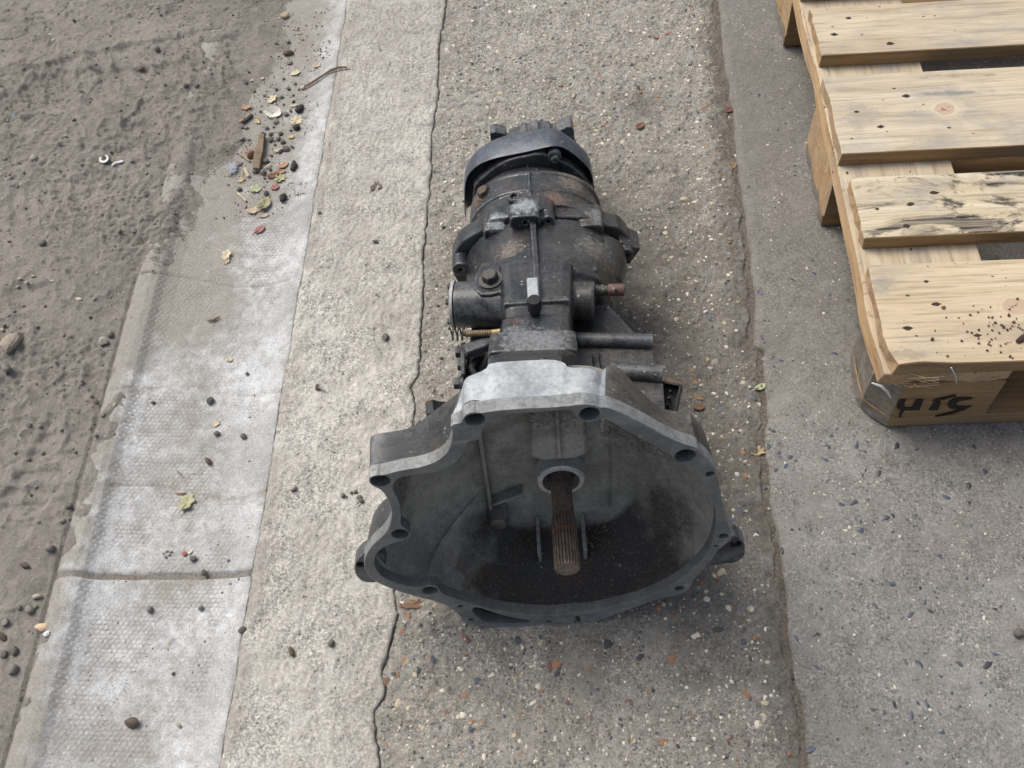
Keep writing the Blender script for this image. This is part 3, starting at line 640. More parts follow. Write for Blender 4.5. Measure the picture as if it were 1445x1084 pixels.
def cutc(a, b, z, i, j, top):               # waney outer edge of the cross board
    if j == 0: b = b-.006*fbm(np.array([a*14.0]), np.array([3.0]), 1, 3, 9)[0]+(.004 if top else 0)-.004*math.exp(-((a-.10)/.08)**2)
    return a, b, z
for k, (xa, xb) in enumerate(((-.003, .145), (.5275, .6725), (1.055, 1.2))):
    plank('cross_board', xa, xb, .002, .799, .1000, .1218, (WP, WEND, WEND), 10+k, along='y', nl=40, cut=cutc if k == 0 else None)
def cutb(a, b, z, i, j, top):
    c = .0285-b                           # corner sawn off at 45 degrees
    if c > 0: a = c+a*(1-c/.14) if a < .14 else a
    return a, b, z
BL = []
for (xa, xb, yc) in [(xa, xb, yc) for yc in ((.001, .1), (.3275, .4725), (.70, .799)) for xa, xb in ((-.0012, .142), (.53, .67), (1.06, 1.2))]:
    first = xa < 0 and yc[0] < .01
    BL.append(plank('block', xa, xb, *yc, .0224, .0998, (WD, WGREY if first else WEND, WD), 20+len(BL), endj=.0022, cut=cutb if first else None, nl=10))
for k, (ya, yb) in enumerate(((0, .1), (.3275, .4725), (.70, .80))):
    plank('bottom_board', -.0016, 1.2, ya, yb, .0002, .022, (WD, WGREY, WD), 40+k, cut=cutb if k == 0 else None)
# nails: torn dents with a dark head in them
NAILM = plain('rusted_nail', (.045, .026, .018), .8, .2, .4, 300)
for x, y in [(0.0627, 0.1165), (0.0671, 0.0829), (0.0276, 0.0504), (0.1039, 0.0368), (0.0264, 0.2318), (0.0565, 0.2024), (0.0687, 0.2374), (0.1013, 0.2543), (0.1013, 0.4263), (0.0308, 0.4018), (0.0572, 0.3724), (0.0525, 0.5877), (0.0271, 0.5552), (0.0996, 0.5303)]+[(x, y) for x in (.58, .62, 1.10, 1.16) for y in (.03, .10, .21, .26, .36, .43, .54, .59)]:
    mb = MB(); k = 11; r0 = rr.uniform(.0018, .0034)
    P = [(r0*rr.uniform(.75, 1.25)*math.cos(2*PI*i/k)*(1.75 if i in (0, 5, 6) else 1.1), r0*rr.uniform(.75, 1.2)*math.sin(2*PI*i/k)) for i in range(k)]
    mb.rings([[(a, b, .1440) for a, b in P], [(a*.95, b*.95, .1446) for a, b in P], [(a*.45, b*.45, .1447) for a, b in P]], 0)
    o = mb.build('nail', NAILM, PAL); o.location = (x, y, 0)
# black stamped lettering on the corner block
INK = plain('black_stamp_ink', (.022, .014, .012), .8, 0, .3, 200)
LET = [[(0.0282, 0.0501), (0.0279, 0.0588), (0.0286, 0.0657), (0.0358, 0.0655), (0.0359, 0.0562), (0.0384, 0.0485), (0.0424, 0.0452), (0.0484, 0.046), (0.0481, 0.0553), (0.0481, 0.0643), (0.0568, 0.064), (0.0575, 0.0523), (0.0584, 0.0394), (0.0494, 0.0394), (0.0409, 0.04), (0.0393, 0.0336), (0.0409, 0.0214), (0.0385, 0.0228), (0.0365, 0.0326), (0.0374, 0.04), (0.0323, 0.043)],
       [(0.0706, 0.0569), (0.079, 0.0566), (0.0802, 0.0472), (0.0809, 0.0375), (0.0696, 0.0386), (0.0705, 0.0426), (0.0714, 0.0479)],
       [(0.068, 0.06), (0.0698, 0.0647), (0.0816, 0.0682), (0.0919, 0.0717), (0.0936, 0.0699), (0.0855, 0.0648), (0.0758, 0.0597)],
       [(0.0903, 0.0465), (0.0895, 0.0567), (0.094, 0.0647), (0.1036, 0.0658), (0.1125, 0.0654), (0.1156, 0.0626), (0.1096, 0.0602), (0.1006, 0.0577), (0.0981, 0.05), (0.1031, 0.0447), (0.1197, 0.045), (0.1139, 0.0389), (0.1085, 0.0375), (0.0952, 0.0403)],
       [(0.108, 0.037), (0.114, 0.0386), (0.1188, 0.0442), (0.1141, 0.036), (0.0999, 0.025), (0.0823, 0.0203), (0.0824, 0.0218), (0.0959, 0.0289)]]
mb = MB()
for poly in LET:
    n = len(poly); mb.rings([[(x, .0012, z) for x, z in poly], [(x, -.0004, z) for x, z in poly]], 0)
st = mb.build('stamped_letters', INK, PAL, smooth=False)
bm = bmesh.new(); bm.from_mesh(st.data); bmesh.ops.triangulate(bm, faces=bm.faces); bm.to_mesh(st.data); bm.free()
# splinters and frayed fibres along the broken corner
SPL = plain('splinter_wood', (.50, .38, .22), .8); r = random.Random(3)
mb = MB()
for i in range(34):
    x, y, z = r.uniform(.0, .05), r.uniform(-.004, .012), r.uniform(.098, .124)
    mb.tube([(x, y, z), (x+r.uniform(-.006, .016), y-r.uniform(.0, .004), z+r.uniform(-.004, .003)), (x+r.uniform(-.008, .03), y-r.uniform(.0, .006), z+r.uniform(-.008, .005))], r.uniform(.0002, .0006), 4)
for i in range(60):
    y = r.uniform(.02, .79); z = r.choice((.1005, .1215, .1235)); x = -.004
    mb.tube([(x+.003, y, z), (x-.003-r.random()*.002, y+r.uniform(-.004, .004), z+r.uniform(-.003, .002))], r.uniform(.0002, .0005), 4)
o = mb.build('splinters', SPL, PAL); o['kind'] = 'stuff'
# ================================================================ GEARBOX
GB = bpy.data.objects.new('gearbox', None); C.objects.link(GB)
GB.matrix_world = Matrix(((0.997564, -0.068898, -0.010912, -0.018886), (0.069756, 0.985282, 0.156053, 0.414929), (0, -0.156434, 0.987688, 0.171239), (0, 0, 0, 1)))
tag(GB, 'oily grey cast gearbox with open bell housing and splined shaft lying on the pavement', 'gearbox')
ALU = cast('bare_cast_aluminium', (.22, .24, .25), (.42, .445, .46), .8, (.48, .68), .4, fine=300, sc=16, con=.45)
FACE = cast('machined_face_aluminium', (.115, .120, .120), (.235, .24, .235), .55, (.42, .65), .45, sc=26, fine=500, bs=.2, edge=((.4, .41, .41), .7), con=.45)
GRIME = cast('oily_dark_casting', (.020, .023, .027), (.070, .076, .082), .42, (.28, .5), .3, dust=((.15, .125, .095), .3), edge=((.22, .225, .23), .55), rust=.12)
GRIMEB = cast('black_oily_casting', (.014, .016, .020), (.048, .053, .062), .45, (.24, .42), .25, dust=((.12, .1, .075), .35), edge=((.16, .165, .17), .5))
BAND = cast('rubbed_casting', (.085, .082, .077), (.20, .20, .195), .5, (.5, .75), .25, dust=((.17, .14, .105), .4), sc=40, edge=((.36, .36, .35), .6))
DUSTY = cast('dusty_brown_casting', (.036, .034, .031), (.105, .10, .092), .52, (.55, .8), .15, dust=((.17, .14, .105), .7), edge=((.22, .22, .21), .4))
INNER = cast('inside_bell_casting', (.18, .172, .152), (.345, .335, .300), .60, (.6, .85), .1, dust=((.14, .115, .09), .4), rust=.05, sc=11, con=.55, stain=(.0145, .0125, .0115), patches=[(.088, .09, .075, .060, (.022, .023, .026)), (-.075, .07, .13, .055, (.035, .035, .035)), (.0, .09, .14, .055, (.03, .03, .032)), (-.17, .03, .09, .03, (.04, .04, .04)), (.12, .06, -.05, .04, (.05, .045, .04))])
SOOT = cast('oily_brown_bell_floor', (.016, .014, .013), (.042, .036, .031), .45, (.45, .75), .05, dust=((.060, .036, .024), .7), rust=.28, sc=12)
BLUEP = cast('blue_black_painted_steel', (.042, .054, .076), (.11, .13, .165), .55, (.28, .5), .25, rust=.30, edge=((.12, .11, .1), .6), dust=((.15, .125, .1), .4))
STEEL = cast('dull_bolt_steel', (.035, .034, .032), (.10, .095, .085), .5, (.4, .6), .5, rust=.2, dust=((.15, .13, .1), .5))
BRONZ = cast('brown_bolt_steel', (.06, .043, .03), (.13, .10, .075), .6, (.45, .65), .4, rust=.5)
RUST = cast('rusty_shaft_steel', (.10, .074, .060), (.25, .195, .16), .6, (.45, .7), .45, rust=.4, sc=30)
RUSTB = cast('orange_rust', (.12, .05, .025), (.22, .09, .04), .6, (.7, .9), .1, sc=40)
RUBBER = plain('black_rubber', (.018, .018, .02), .75, 0, .3, 80)
PLAST = plain('black_plastic', (.016, .016, .018), .5, 0, .3, 80)
RINGM = cast('worn_bearing_steel', (.36, .36, .35), (.60, .59, .57), .7, (.35, .55), .55, sc=40)
BRASS = plain('pale_brass', (.48, .36, .17), .5, .4, .25, 120)

OUTR = [(-0.0759, 0.2248, -0.0771, 0.045, 0.2225), (-0.0632, 0.2245, -0.0616, 0.05, 0.2238), (-0.0529, 0.2264, -0.0574, 0.055, 0.2274), (-0.0283, 0.2266, -0.0292, 0.055, 0.2273), (-0.0044, 0.2254, -0.0012, 0.055, 0.2263), (0.0052, 0.226, 0.01, 0.05, 0.226), (0.0092, 0.2257, 0.0121, 0.045, 0.2247), (0.0208, 0.2271, 0.0278, 0.043, 0.2253), (0.0318, 0.225, 0.0378, 0.041, 0.2227), (0.0367, 0.221, 0.0415, 0.041, 0.2146), (0.0441, 0.2202, 0.0488, 0.058, 0.21), (0.0576, 0.2101, 0.0594, 0.066, 0.1979), (0.0787, 0.1912, 0.0725, 0.062, 0.18), (0.0951, 0.1743, 0.087, 0.052, 0.1645), (0.1103, 0.1621, 0.101, 0.044, 0.1559), (0.1226, 0.1548, 0.1249, 0.042, 0.1526), (0.1271, 0.1506, 0.1278, 0.042, 0.148), (0.1292, 0.1438), (0.1356, 0.1365), (0.144, 0.121), (0.1494, 0.1043), (0.1521, 0.0875), (0.1551, 0.0691), (0.1586, 0.0526), (0.1634, 0.0304), (0.1686, 0.0113), (0.1727, -0.0012), (0.1715, -0.012), (0.165, -0.0209), (0.1583, -0.0338), (0.1555, -0.0496), (0.1469, -0.0686), (0.1398, -0.0849), (0.1367, -0.0969), (0.1337, -0.1106), (0.1256, -0.1207), (0.1147, -0.1234), (0.0983, -0.1278), (0.0824, -0.1387), (0.0626, -0.1505), (0.0408, -0.1663), (0.0222, -0.176), (0.0147, -0.1803), (0.0127, -0.1559), (0.007, -0.1551), (0.0048, -0.1816), (-0.02, -0.1803), (-0.0519, -0.1762), (-0.0945, -0.1678), (-0.1157, -0.1607), (-0.1187, -0.1543), (-0.1213, -0.1437), (-0.1274, -0.1261), (-0.1357, -0.111), (-0.1474, -0.0998), (-0.1655, -0.088), (-0.183, -0.074), (-0.1997, -0.0572), (-0.2084, -0.0433), (-0.2114, -0.0275), (-0.2109, -0.0121), (-0.2061, 0.0043), (-0.1953, 0.0238), (-0.1825, 0.0384), (-0.1735, 0.0545), (-0.1675, 0.0742), (-0.1659, 0.0952), (-0.1697, 0.1167), (-0.1753, 0.1238), (-0.1792, 0.1283), (-0.1802, 0.1359, -0.1815, 0.048, 0.1367), (-0.1772, 0.1419, -0.1772, 0.048, 0.1441), (-0.1654, 0.1428, -0.1596, 0.05, 0.1435), (-0.1494, 0.1478, -0.1409, 0.055, 0.1411), (-0.1271, 0.1515, -0.1249, 0.07, 0.1393), (-0.1124, 0.1587, -0.1115, 0.075, 0.1471), (-0.1015, 0.1711, -0.0983, 0.08, 0.1537), (-0.0965, 0.1859, -0.0927, 0.085, 0.1547), (-0.0937, 0.1991, -0.0883, 0.07, 0.1773), (-0.0944, 0.2104, -0.0911, 0.012, 0.2101), (-0.0846, 0.2124, -0.083, 0.04, 0.2152), (-0.0826, 0.2191, -0.0812, 0.042, 0.2205)]
INN = [(-0.0046, 0.2202), (-0.0286, 0.2202), (-0.0546, 0.2205), (-0.0584, 0.2136), (-0.061, 0.2058), (-0.0669, 0.2003), (-0.0701, 0.1862), (-0.08, 0.1852), (-0.0822, 0.1823), (-0.0874, 0.1672), (-0.0952, 0.1545), (-0.109, 0.1433), (-0.13, 0.1397), (-0.1476, 0.138), (-0.1547, 0.133), (-0.1587, 0.1242), (-0.1593, 0.1161), (-0.1568, 0.099), (-0.1571, 0.0812), (-0.1614, 0.0569), (-0.1583, 0.0514), (-0.154, 0.0417), (-0.157, 0.0307), (-0.1648, 0.0269), (-0.179, 0.0218), (-0.1913, 0.0115), (-0.1987, -0.005), (-0.2002, -0.0228), (-0.1956, -0.0419), (-0.1833, -0.0555), (-0.1688, -0.0655), (-0.1558, -0.0681), (-0.1483, -0.0636), (-0.1396, -0.0686), (-0.1369, -0.0845), (-0.1213, -0.0991), (-0.1091, -0.1087), (-0.0907, -0.1234), (-0.0667, -0.1369), (-0.042, -0.1454), (-0.0188, -0.1501), (0.0064, -0.1474), (0.0322, -0.1444), (0.057, -0.1354), (0.082, -0.1249), (0.1058, -0.1065), (0.1257, -0.0847), (0.1399, -0.058), (0.1502, -0.0298), (0.1536, 0.0015), (0.153, 0.0316), (0.1492, 0.0562), (0.1436, 0.0744), (0.1368, 0.0905), (0.1312, 0.1052), (0.125, 0.1174), (0.1191, 0.1277), (0.1125, 0.1279), (0.1055, 0.1348), (0.1018, 0.1447), (0.0962, 0.1493), (0.0875, 0.1598), (0.0684, 0.1772), (0.0539, 0.1917), (0.0473, 0.1991), (0.0392, 0.2045), (0.0342, 0.2015), (0.0266, 0.1998), (0.0192, 0.2036), (0.0153, 0.2105), (0.0139, 0.2169), (0.0101, 0.2204)]
HOLES = [(c[0], c[1], r) for c, r in zip([(-0.0724, 0.216), (0.028, 0.2126), (0.1157, 0.1409), (-0.169, 0.1335), (-0.1643, 0.0402), (-0.1492, -0.0767), (0.124, -0.1062), (0.1634, -0.0028), (0.1409, 0.1093), (-0.0226, -0.1641), (-0.1199, -0.1155), (-0.1112, -0.1484), (0.1577, -0.0214)], (.0090, .0090, .0100, .0092, .0088, .0085, .0052, .0048, .0042, .0028, .0028, .0032, .002))]
SLOT = [(-0.1073, -0.1337), (-0.1081, -0.1252), (-0.1043, -0.1191), (-0.0982, -0.1224), (-0.0894, -0.131), (-0.0665, -0.1482), (-0.0412, -0.16), (-0.0448, -0.1664), (-0.0838, -0.1614), (-0.0979, -0.1544), (-0.1019, -0.1445)]
FT = .014
def flange_mesh(outer, holes, thick, bev=.0009):
    cu = bpy.data.curves.new('flange', 'CURVE'); cu.dimensions = '2D'; cu.fill_mode = 'BOTH'; cu.extrude = thick/2-bev; cu.bevel_depth = bev; cu.bevel_resolution = 1; cu.offset = -bev
    for loop in [outer]+holes:
        sp = cu.splines.new('POLY'); sp.points.add(len(loop)-1); sp.use_cyclic_u = True
        for p, (a, b) in zip(sp.points, loop): p.co = (a, b, 0, 1)
    o = bpy.data.objects.new('flange', cu); C.objects.link(o)
    dg = bpy.context.evaluated_depsgraph_get(); me = bpy.data.meshes.new_from_object(o.evaluated_get(dg))
    vs = [(v.co.x, thick/2+v.co.z*-1, v.co.y) for v in me.vertices]; fs = [tuple(p.vertices) for p in me.polygons]
    bpy.data.objects.remove(o); bpy.data.curves.remove(cu); bpy.data.meshes.remove(me)
    return vs, fs
def smooth_loop(pts, it=1):
    """corner-cutting so that traced outlines read as cast curves"""
    for _ in range(it):
        q = []
        n = len(pts)
        for i in range(n):
            a, b = pts[i], pts[(i+1) % n]
            if math.hypot(b[0]-a[0], b[1]-a[1]) < .0035: q.append(tuple((u+v)/2 for u, v in zip(a, b))); continue
            q.append(tuple(u*.78+v*.22 for u, v in zip(a, b))); q.append(tuple(u*.22+v*.78 for u, v in zip(a, b)))
        pts = q
    return pts
def circ(x, z, r, n=22): return [(x+r*math.cos(2*PI*i/n), z+r*math.sin(2*PI*i/n)) for i in range(n)]
full = []
for e in OUTR:
    if len(e) == 2:
        x, z = e; full.append((x, z, x*.975, .050, z*.975))
    else: full.append(tuple(e))
full = smooth_loop(full, 1)
inn = smooth_loop(INN, 1)
bell = MB()
v, f = flange_mesh([(e[0], e[1]) for e in full], [inn]+[circ(*h) for h in HOLES]+[smooth_loop(SLOT)], FT)
bell.add(v, f, 0)
def outmat(e): return 1
R0 = [(e[0]*.9985, FT-.003, e[1]*.9985) for e in full]
Rm = [(e[0]*.5+e[2]*.5, FT*.5+e[3]*.5, e[1]*.5+e[4]*.5) for e in full]
R1 = [(e[2], e[3], e[4]) for e in full]
def cone(e, k, s, zc):
    lo = .60-.04*float(sm(.045, .10, np.array(abs(e[2]+.005))))
    s = s*1.07 if e[4] < 0 and k < .125 else s
    return (e[2]*s, k, min(e[4]*s*lo, zc) if e[4] > 0 else e[4]*s)
R1b = [(e[2]*.965, e[3]+.004, e[4]*.965) for e in full]
R2 = [cone(e, max(e[3]+.02, .108), .76, .130) for e in full]
R3 = [cone(e, max(e[3]+.03, .160), .46, .092) for e in full]
n = len(full)
def strip(A, B, mi):
    m0 = len(bell.v); bell.v += A+B
    for j in range(n):
        k = (j+1) % n; bell.f.append((m0+j, m0+k, m0+n+k, m0+n+j)); bell.m.append(mi(j) if callable(mi) else mi)
TOPB = lambda j: 1 if full[j][1] > .19 and full[j][0] < .039 else (3 if full[j][0] > 0 else 2)
strip(R0, Rm, TOPB); strip(Rm, R1, TOPB); strip(R1, R1b, TOPB); strip(R1b, R2, 2); strip(R2, R3, 2)
bell.add(R3, [tuple(range(n))], 2)
# inside: walls drawn from the rim to the back wall
ni = len(inn); KB = .105
def back(x, z):
    a = math.atan2(z, x); ca, sa = abs(math.cos(a)), abs(math.sin(a)); zz = .122 if z < 0 else .160; xx = .084
    return ((ca/xx)**3.2+(sa/zz)**3.2)**(-1/3.2), a
def inner_ring(t):
    R = []
    s = t**1.75
    for i, (x, z) in enumerate(inn):
        rb, a = back(x, z); r0 = math.hypot(x, z); rb = min(rb, r0*.97); r = r0+(rb-r0)*s
        if 0 < t < 1: r *= 1+.018*(vnoise(np.array([a*3.0]), np.array([t*4]), 1.3, 77)[0]-.5)
        R.append((r*math.cos(a), FT-.002+(KB-FT+.002)*t, r*math.sin(a)))
    return R
TT = (0, .08, .18, .3, .45, .6, .75, .88, 1.0); IR = [inner_ring(t) for t in TT]
def floor_mi(i, j):
    a = math.atan2(inn[j][1], inn[j][0]); return 4
m0 = len(bell.v)
for R_ in IR: bell.v += R_
for i in range(len(IR)-1):
    for j in range(ni):
        k = (j+1) % ni; bell.f.append((m0+i*ni+j, m0+i*ni+k, m0+(i+1)*ni+k, m0+(i+1)*ni+j)); bell.m.append(floor_mi(i, j))
bell.f.append(tuple(m0+(len(IR)-1)*ni+j for j in range(ni))); bell.m.append(4)
bo = bell.build('bell_housing', [FACE, ALU, GRIME, DUSTY, INNER, SOOT], GB, ang=32)
# cast details inside the bell
mb = MB()
mb.box((-.0285, .083, -.1185), (.0042, .046, .030), 0, Matrix.Rotation(.18, 3, 'X')); mb.build('floor_rib', FACE, GB, bevel=.001); mb = MB(); mb.box((.0245, .083, -.1185), (.0042, .046, .030), 0, Matrix.Rotation(.18, 3, 'X'))
mb.build('floor_rib', FACE, GB, bevel=.001)
mb = MB(); mb.prism([(-.029, .008), (-.026, .108), (.028, .108), (.031, .008), (.018, .0), (-.016, .0)], (0, .104, .038), (1, 0, 0), (0, 0, 1), .002, .024); mb.build('bearing_tower', INNER, GB, bevel=.004)
mb = MB(); mb.box((.001, .0785, .092), (.0042, .006, .09)); mb.build('tower_rib', INNER, GB, bevel=.001)
mb = MB(); mb.box((.046, .088, .120), (.005, .03, .06)); mb.build('roof_rib', INNER, GB, bevel=.0015); mb = MB(); mb.box((.062, .085, .128), (.06, .03, .004), 0, Matrix.Rotation(.35, 3, 'Y')); mb.build('roof_rib', INNER, GB, bevel=.0015)
mb = MB(); mb.lathe([(.012, 0), (.012, .020), (.0095, .026), (0, .0265)], (-0.0723, 0.106, -0.078), (0, -1, 0), 16); mb.build('bolt_boss', INNER, GB)
mb = MB(); b0 = Vector((-0.0716, 0.098, -0.0661))
mb.box(b0+Vector((-.004, 0, -.024)), (.040, .014, .004), 0, Matrix.Rotation(-.85, 3, 'Y')); mb.box(b0+Vector((.012, 0, .020)), (.040, .014, .003), 0, Matrix.Rotation(-.5, 3, 'Y'))
mb.build('web_rib', INNER, GB, bevel=.0012)
mb = MB()
mb.box((.056, .1035, -.015), (.0016, .003, .15)); mb.build('casting_seam', INNER, GB, bevel=.0006); mb = MB(); mb.box((-.080, .100, .0), (.004, .012, .17)); mb.build('casting_seam', INNER, GB, bevel=.0006)
mb = MB(); mb.lathe([(.0195, -.004), (.0195, .012), (.0203, .016), (.0245, .016), (.0262, .0140), (.0262, -.004)], (.0012, .106-.012-.002, .0048), (0, -1, 0), 40, cap=False)
ring = mb.build('bearing_sleeve', RINGM, GB, ang=30)
mb = MB(); mb.lathe([(.0196, 0), (.0196, .0005)], (.0012, .0925, .0048), (0, -1, 0), 32); mb.build('sleeve_bore', GRIMEB, GB)
# splined input shaft
mb = MB(); SX, SZ = .0010, .0020
def sp_ring(y, r, d, n=24):
    R = []
    for i in range(n):
        for q, rad in ((.0, r-d), (.22, r-d), (.34, r), (.86, r)):
            a = 2*PI*(i+q)/n; R.append((SX+rad*math.cos(a), y, SZ+rad*math.sin(a)))
    return R
mb.rings([sp_ring(y, r, d) for y, r, d in ((.125, .0112, 0), (.0330, .0114, 0), (.0325, .0124, .0001), (.029, .0130, .0018), (.016, .0131, .0018), (.0155, .0116, .0), (.012, .0118, 0), (.0115, .0131, .0018), (-.0275, .0134, .0018), (-.0300, .0122, .0012))], 0)
sh = mb.build('input_shaft', RUST, GB, ang=30)
mb = MB(); mb.lathe([(.0122, -.0022), (.0130, 0), (.0122, .0022)], (SX, .0138, SZ), (0, 1, 0), 32, cap=False); mb.build('rust_band', RUSTB, sh)
mb = MB(); r = random.Random(4)
for i in range(420):
    x = r.gauss(.045 if i % 3 else -.035, .028); y = .101-abs(r.gauss(0, .020)); s = r.uniform(.0006, .0019)
    mb.box((x, y, -.119-.10*(.101-y)+r.uniform(-.001, .001)), (s, s*.8, s*.7), i % 3, Matrix.Rotation(r.uniform(0, 3), 3, 'Z'))
o = mb.build('rust_crumbs', [RUSTB, plain('tan_flake', (.30, .21, .10), .9), BRONZ], GB, smooth=False); o['kind'] = 'stuff'
# mounting ears behind the rim
for px, pts, hc, hr in (('l', [(-0.2042, -0.011), (-0.2165, -0.021), (-0.2266, -0.0387), (-0.2299, -0.0609), (-0.2242, -0.077), (-0.2106, -0.0803), (-0.197, -0.0695), (-0.19, -0.0256)], (-0.2195, -0.0396), .0050), ('r', [(0.1645, -0.0563), (0.1726, -0.0358), (0.1838, -0.0357), (0.1947, -0.0541), (0.1967, -0.0807), (0.1878, -0.0932), (0.1676, -0.0938), (0.1545, -0.0967)], (0.184, -0.0528), .0060)):
    v, f = flange_mesh(smooth_loop(pts), [circ(*hc, hr, 16)], .016, .0012)
    mb = MB(); mb.add([(a, b+(.016 if px == 'l' else .020), c) for a, b, c in v], f); mb.build('mounting_ear', GRIME, GB, ang=32)

# ---- gear case behind the bell: castings are grown together so their joins are filleted
HELD = {'front': MB(), 'rear': MB()}
def hold(key, mb):
    HELD[key].add(mb.v, mb.f)
def fuse(key, name, mat, voxel, it, parent):
    o = HELD[key].build(name, mat, None, smooth=False)
    bm = bmesh.new(); bm.from_mesh(o.data); bmesh.ops.remove_doubles(bm, verts=bm.verts, dist=1e-6); bm.to_mesh(o.data); bm.free()
    r_ = o.modifiers.new('r', 'REMESH'); r_.mode = 'VOXEL'; r_.voxel_size = voxel; r_.adaptivity = 0
    q_ = o.modifiers.new('s', 'SMOOTH'); q_.factor = .5; q_.iterations = it
    dg = bpy.context.evaluated_depsgraph_get(); me = bpy.data.meshes.new_from_object(o.evaluated_get(dg)); old = o.data
    bpy.data.objects.remove(o); bpy.data.meshes.remove(old); me.name = name; me.materials.clear(); me.materials.append(mat)
    me.polygons.foreach_set('use_smooth', [True]*len(me.polygons))
    return link(name, me, parent)
def sect(k, cx, hw, zt, zb, p=3.0, n=44, roll=0.0):
    R = []; cz = (zt+zb)/2; hh = (zt-zb)/2
    for i in range(n):
        a = 2*PI*i/n; c, s = math.cos(a), math.sin(a); r = (abs(c)**p+abs(s)**p)**(-1/p)
        x, z = hw*r*c, hh*r*s; R.append((cx+x*math.cos(roll)-z*math.sin(roll), k, cz+x*math.sin(roll)+z*math.cos(roll)))
    return R
mb = MB()
mb.rings([sect(k, cx, hw, zt, zb, p, roll=-.06) for k, cx, hw, zt, zb, p in ((.312, -.002, .060, .060, -.09, 3), (.315, -.002, .072, .074, -.098, 3), (.322, -.002, .082, .0835, -.105, 3), (.345, .0, .090, .085, -.105, 2.7), (.385, .0, .098, .080, -.105, 2.5), (.422, .0, .103, .078, -.102, 2.3))], 0)
hold('front', mb)
# bulge on the right of the case
mb = MB(); c0 = Vector((0.0603, 0.3571, 0.045))
mb.lathe([(.002, -.046), (.018, -.041), (.031, -.020), (.034, .01), (.031, .036), (.018, .05), (.002, .054)], c0+Vector((.008, .02, -.024)), (.18, 1, .05), 26)
hold('front', mb)
# narrow top saddle between bell and case
mb = MB()
SAD = [(.056, -.026, .034, .2245, .212), (.075, -.026, .0345, .211, .196), (.095, -.025, .035, .193, .178), (.118, -.024, .037, .1695, .11), (.125, -.0235, .038, .1625, 0), (.145, -.022, .042, .1415, 0), (.163, -.0205, .0455, .1205, 0), (.172, -.0195, .047, .108, 0), (.205, -.0185, .046, .106, 0), (.2065, -.018, .041, .1005, 0), (.236, -.0165, .040, .098, 0), (.2375, -.014, .0385, .0955, 0), (.330, -.012, .046, .094, 0)]
mb.rings([sect(k, cx, hw, zt, zb, 7, 40, -.05) for k, cx, hw, zt, zb in SAD], 0)
hold('front', mb)
mb = MB(); mb.rings([sect(k, cx, hw, zt, zt-.02, 6, 32, -.05) for k, cx, hw, zt in ((.1735, -.0195, .0478, .1095), (.1745, -.0195, .048, .1102), (.2035, -.0185, .0468, .1082), (.2045, -.0185, .0465, .1075))], 0)
hold('front', mb)
# diff housing low on both sides
mb = MB(); mb.prism([(-.06, .36), (-.092, .30), (-.100, .20), (-.098, .130), (.12, .130), (.124, .185), (.1165, .2385), (.069, .326), (.05, .37)], (0, 0, 0), (1, 0, 0), (0, 1, 0), -.135, .026)
hold('front', mb)
for (a, b, r0) in (((0.0205, 0.2601, 0.03), (0.1193, 0.2473, 0.03), .0088), ((0.067, 0.2072, 0.03), (0.1243, 0.1966, 0.03), .0100)):
    a = Vector(a); b = Vector(b); L_ = (b-a).length
    mb = MB(); mb.lathe([(r0*.98, 0), (r0, L_*.5), (r0*1.03, L_-.014), (r0*1.06, L_-.006), (r0*.98, L_), (r0*.55, L_+.0004), (r0*.5, L_-.006), (0, L_-.006)], a, b-a, 24); mb.build('cross_tube', GRIME, GB, ang=35)
# ribs, lug and breather on the case top
mb = MB(); mb.prism([(.262, .070), (.262, .098), (.33, .097), (.445, .083), (.445, .06)], (-.0095, 0, 0), (0, 1, 0), (0, 0, 1), -.0042, .0030); hold('front', mb)
mb = MB(); mb.prism([(.250, .09), (.250, .104), (.256, .109), (.287, .1085), (.288, .09)], (-.0150, 0, 0), (0, 1, 0), (0, 0, 1), -.0065, .0065); mb.build('lifting_lug', ALU, GB, bevel=.0018)
mb = MB(); mb.lathe([(.0058, 0), (.0062, .008), (.0080, .0095), (.0082, .022), (.0070, .0255), (0, .0262)], (-.0145, .2405, .096), (0, -.10, 1), 22); mb.build('breather_cap', RUBBER, GB)
# filler bolts
def bolt(o, d, r0=.0095, h=.009, wr=.0135, mat=STEEL, wh=.003, name='plug_bolt', shank=0):
    o = Vector(o); d = Vector(d).normalized(); mb = MB()
    mb.lathe([(wr*1.12, -.010), (wr*1.1, 0), (wr, .0004), (wr, wh), (r0*.9, wh+.0003)], o, d, 24); b = mb.build(name, mat, GB, ang=30)
    mb = MB(); mb.lathe([(r0*.98, wh), (r0, wh+.001), (r0, wh+h-.0015), (r0*.86, wh+h), (0, wh+h+.0003)], o, d, 6, ph=.3); mb.build('bolt_head', mat, b, bevel=.0006, seg=1, ang=25)
    return b
BO = Vector((-0.0629, 0.3075, 0.088))
bolt(BO, (-.12, -.06, 1), .0098, .0095, .0140)
mb = MB(); mb.prism([(-.019, -.012), (-.012, -.021), (.0, -.022), (.050, -.014), (.050, .034), (-.010, .034), (-.019, .012)], BO+Vector((.0, .0, -.0085)), (1, 0, .06), (0, 1, -.03), -.012, .0075); hold('front', mb)
bolt((-0.0683, 0.5, 0.0573), (-.45, .05, .9), .0092, .0090, .0125, BRONZ)
tq = Vector((-0.0308, 0.4525, 0.0868))
mb = MB(); mb.lathe([(.0085, -.006), (.0085, .004), (.0072, .0055), (.0050, .0056), (.0048, .0015), (.0, .0015)], tq, (-.18, -.12, 1), 20); t6 = mb.build('torx_plug', STEEL, GB, ang=35)
mb = MB()
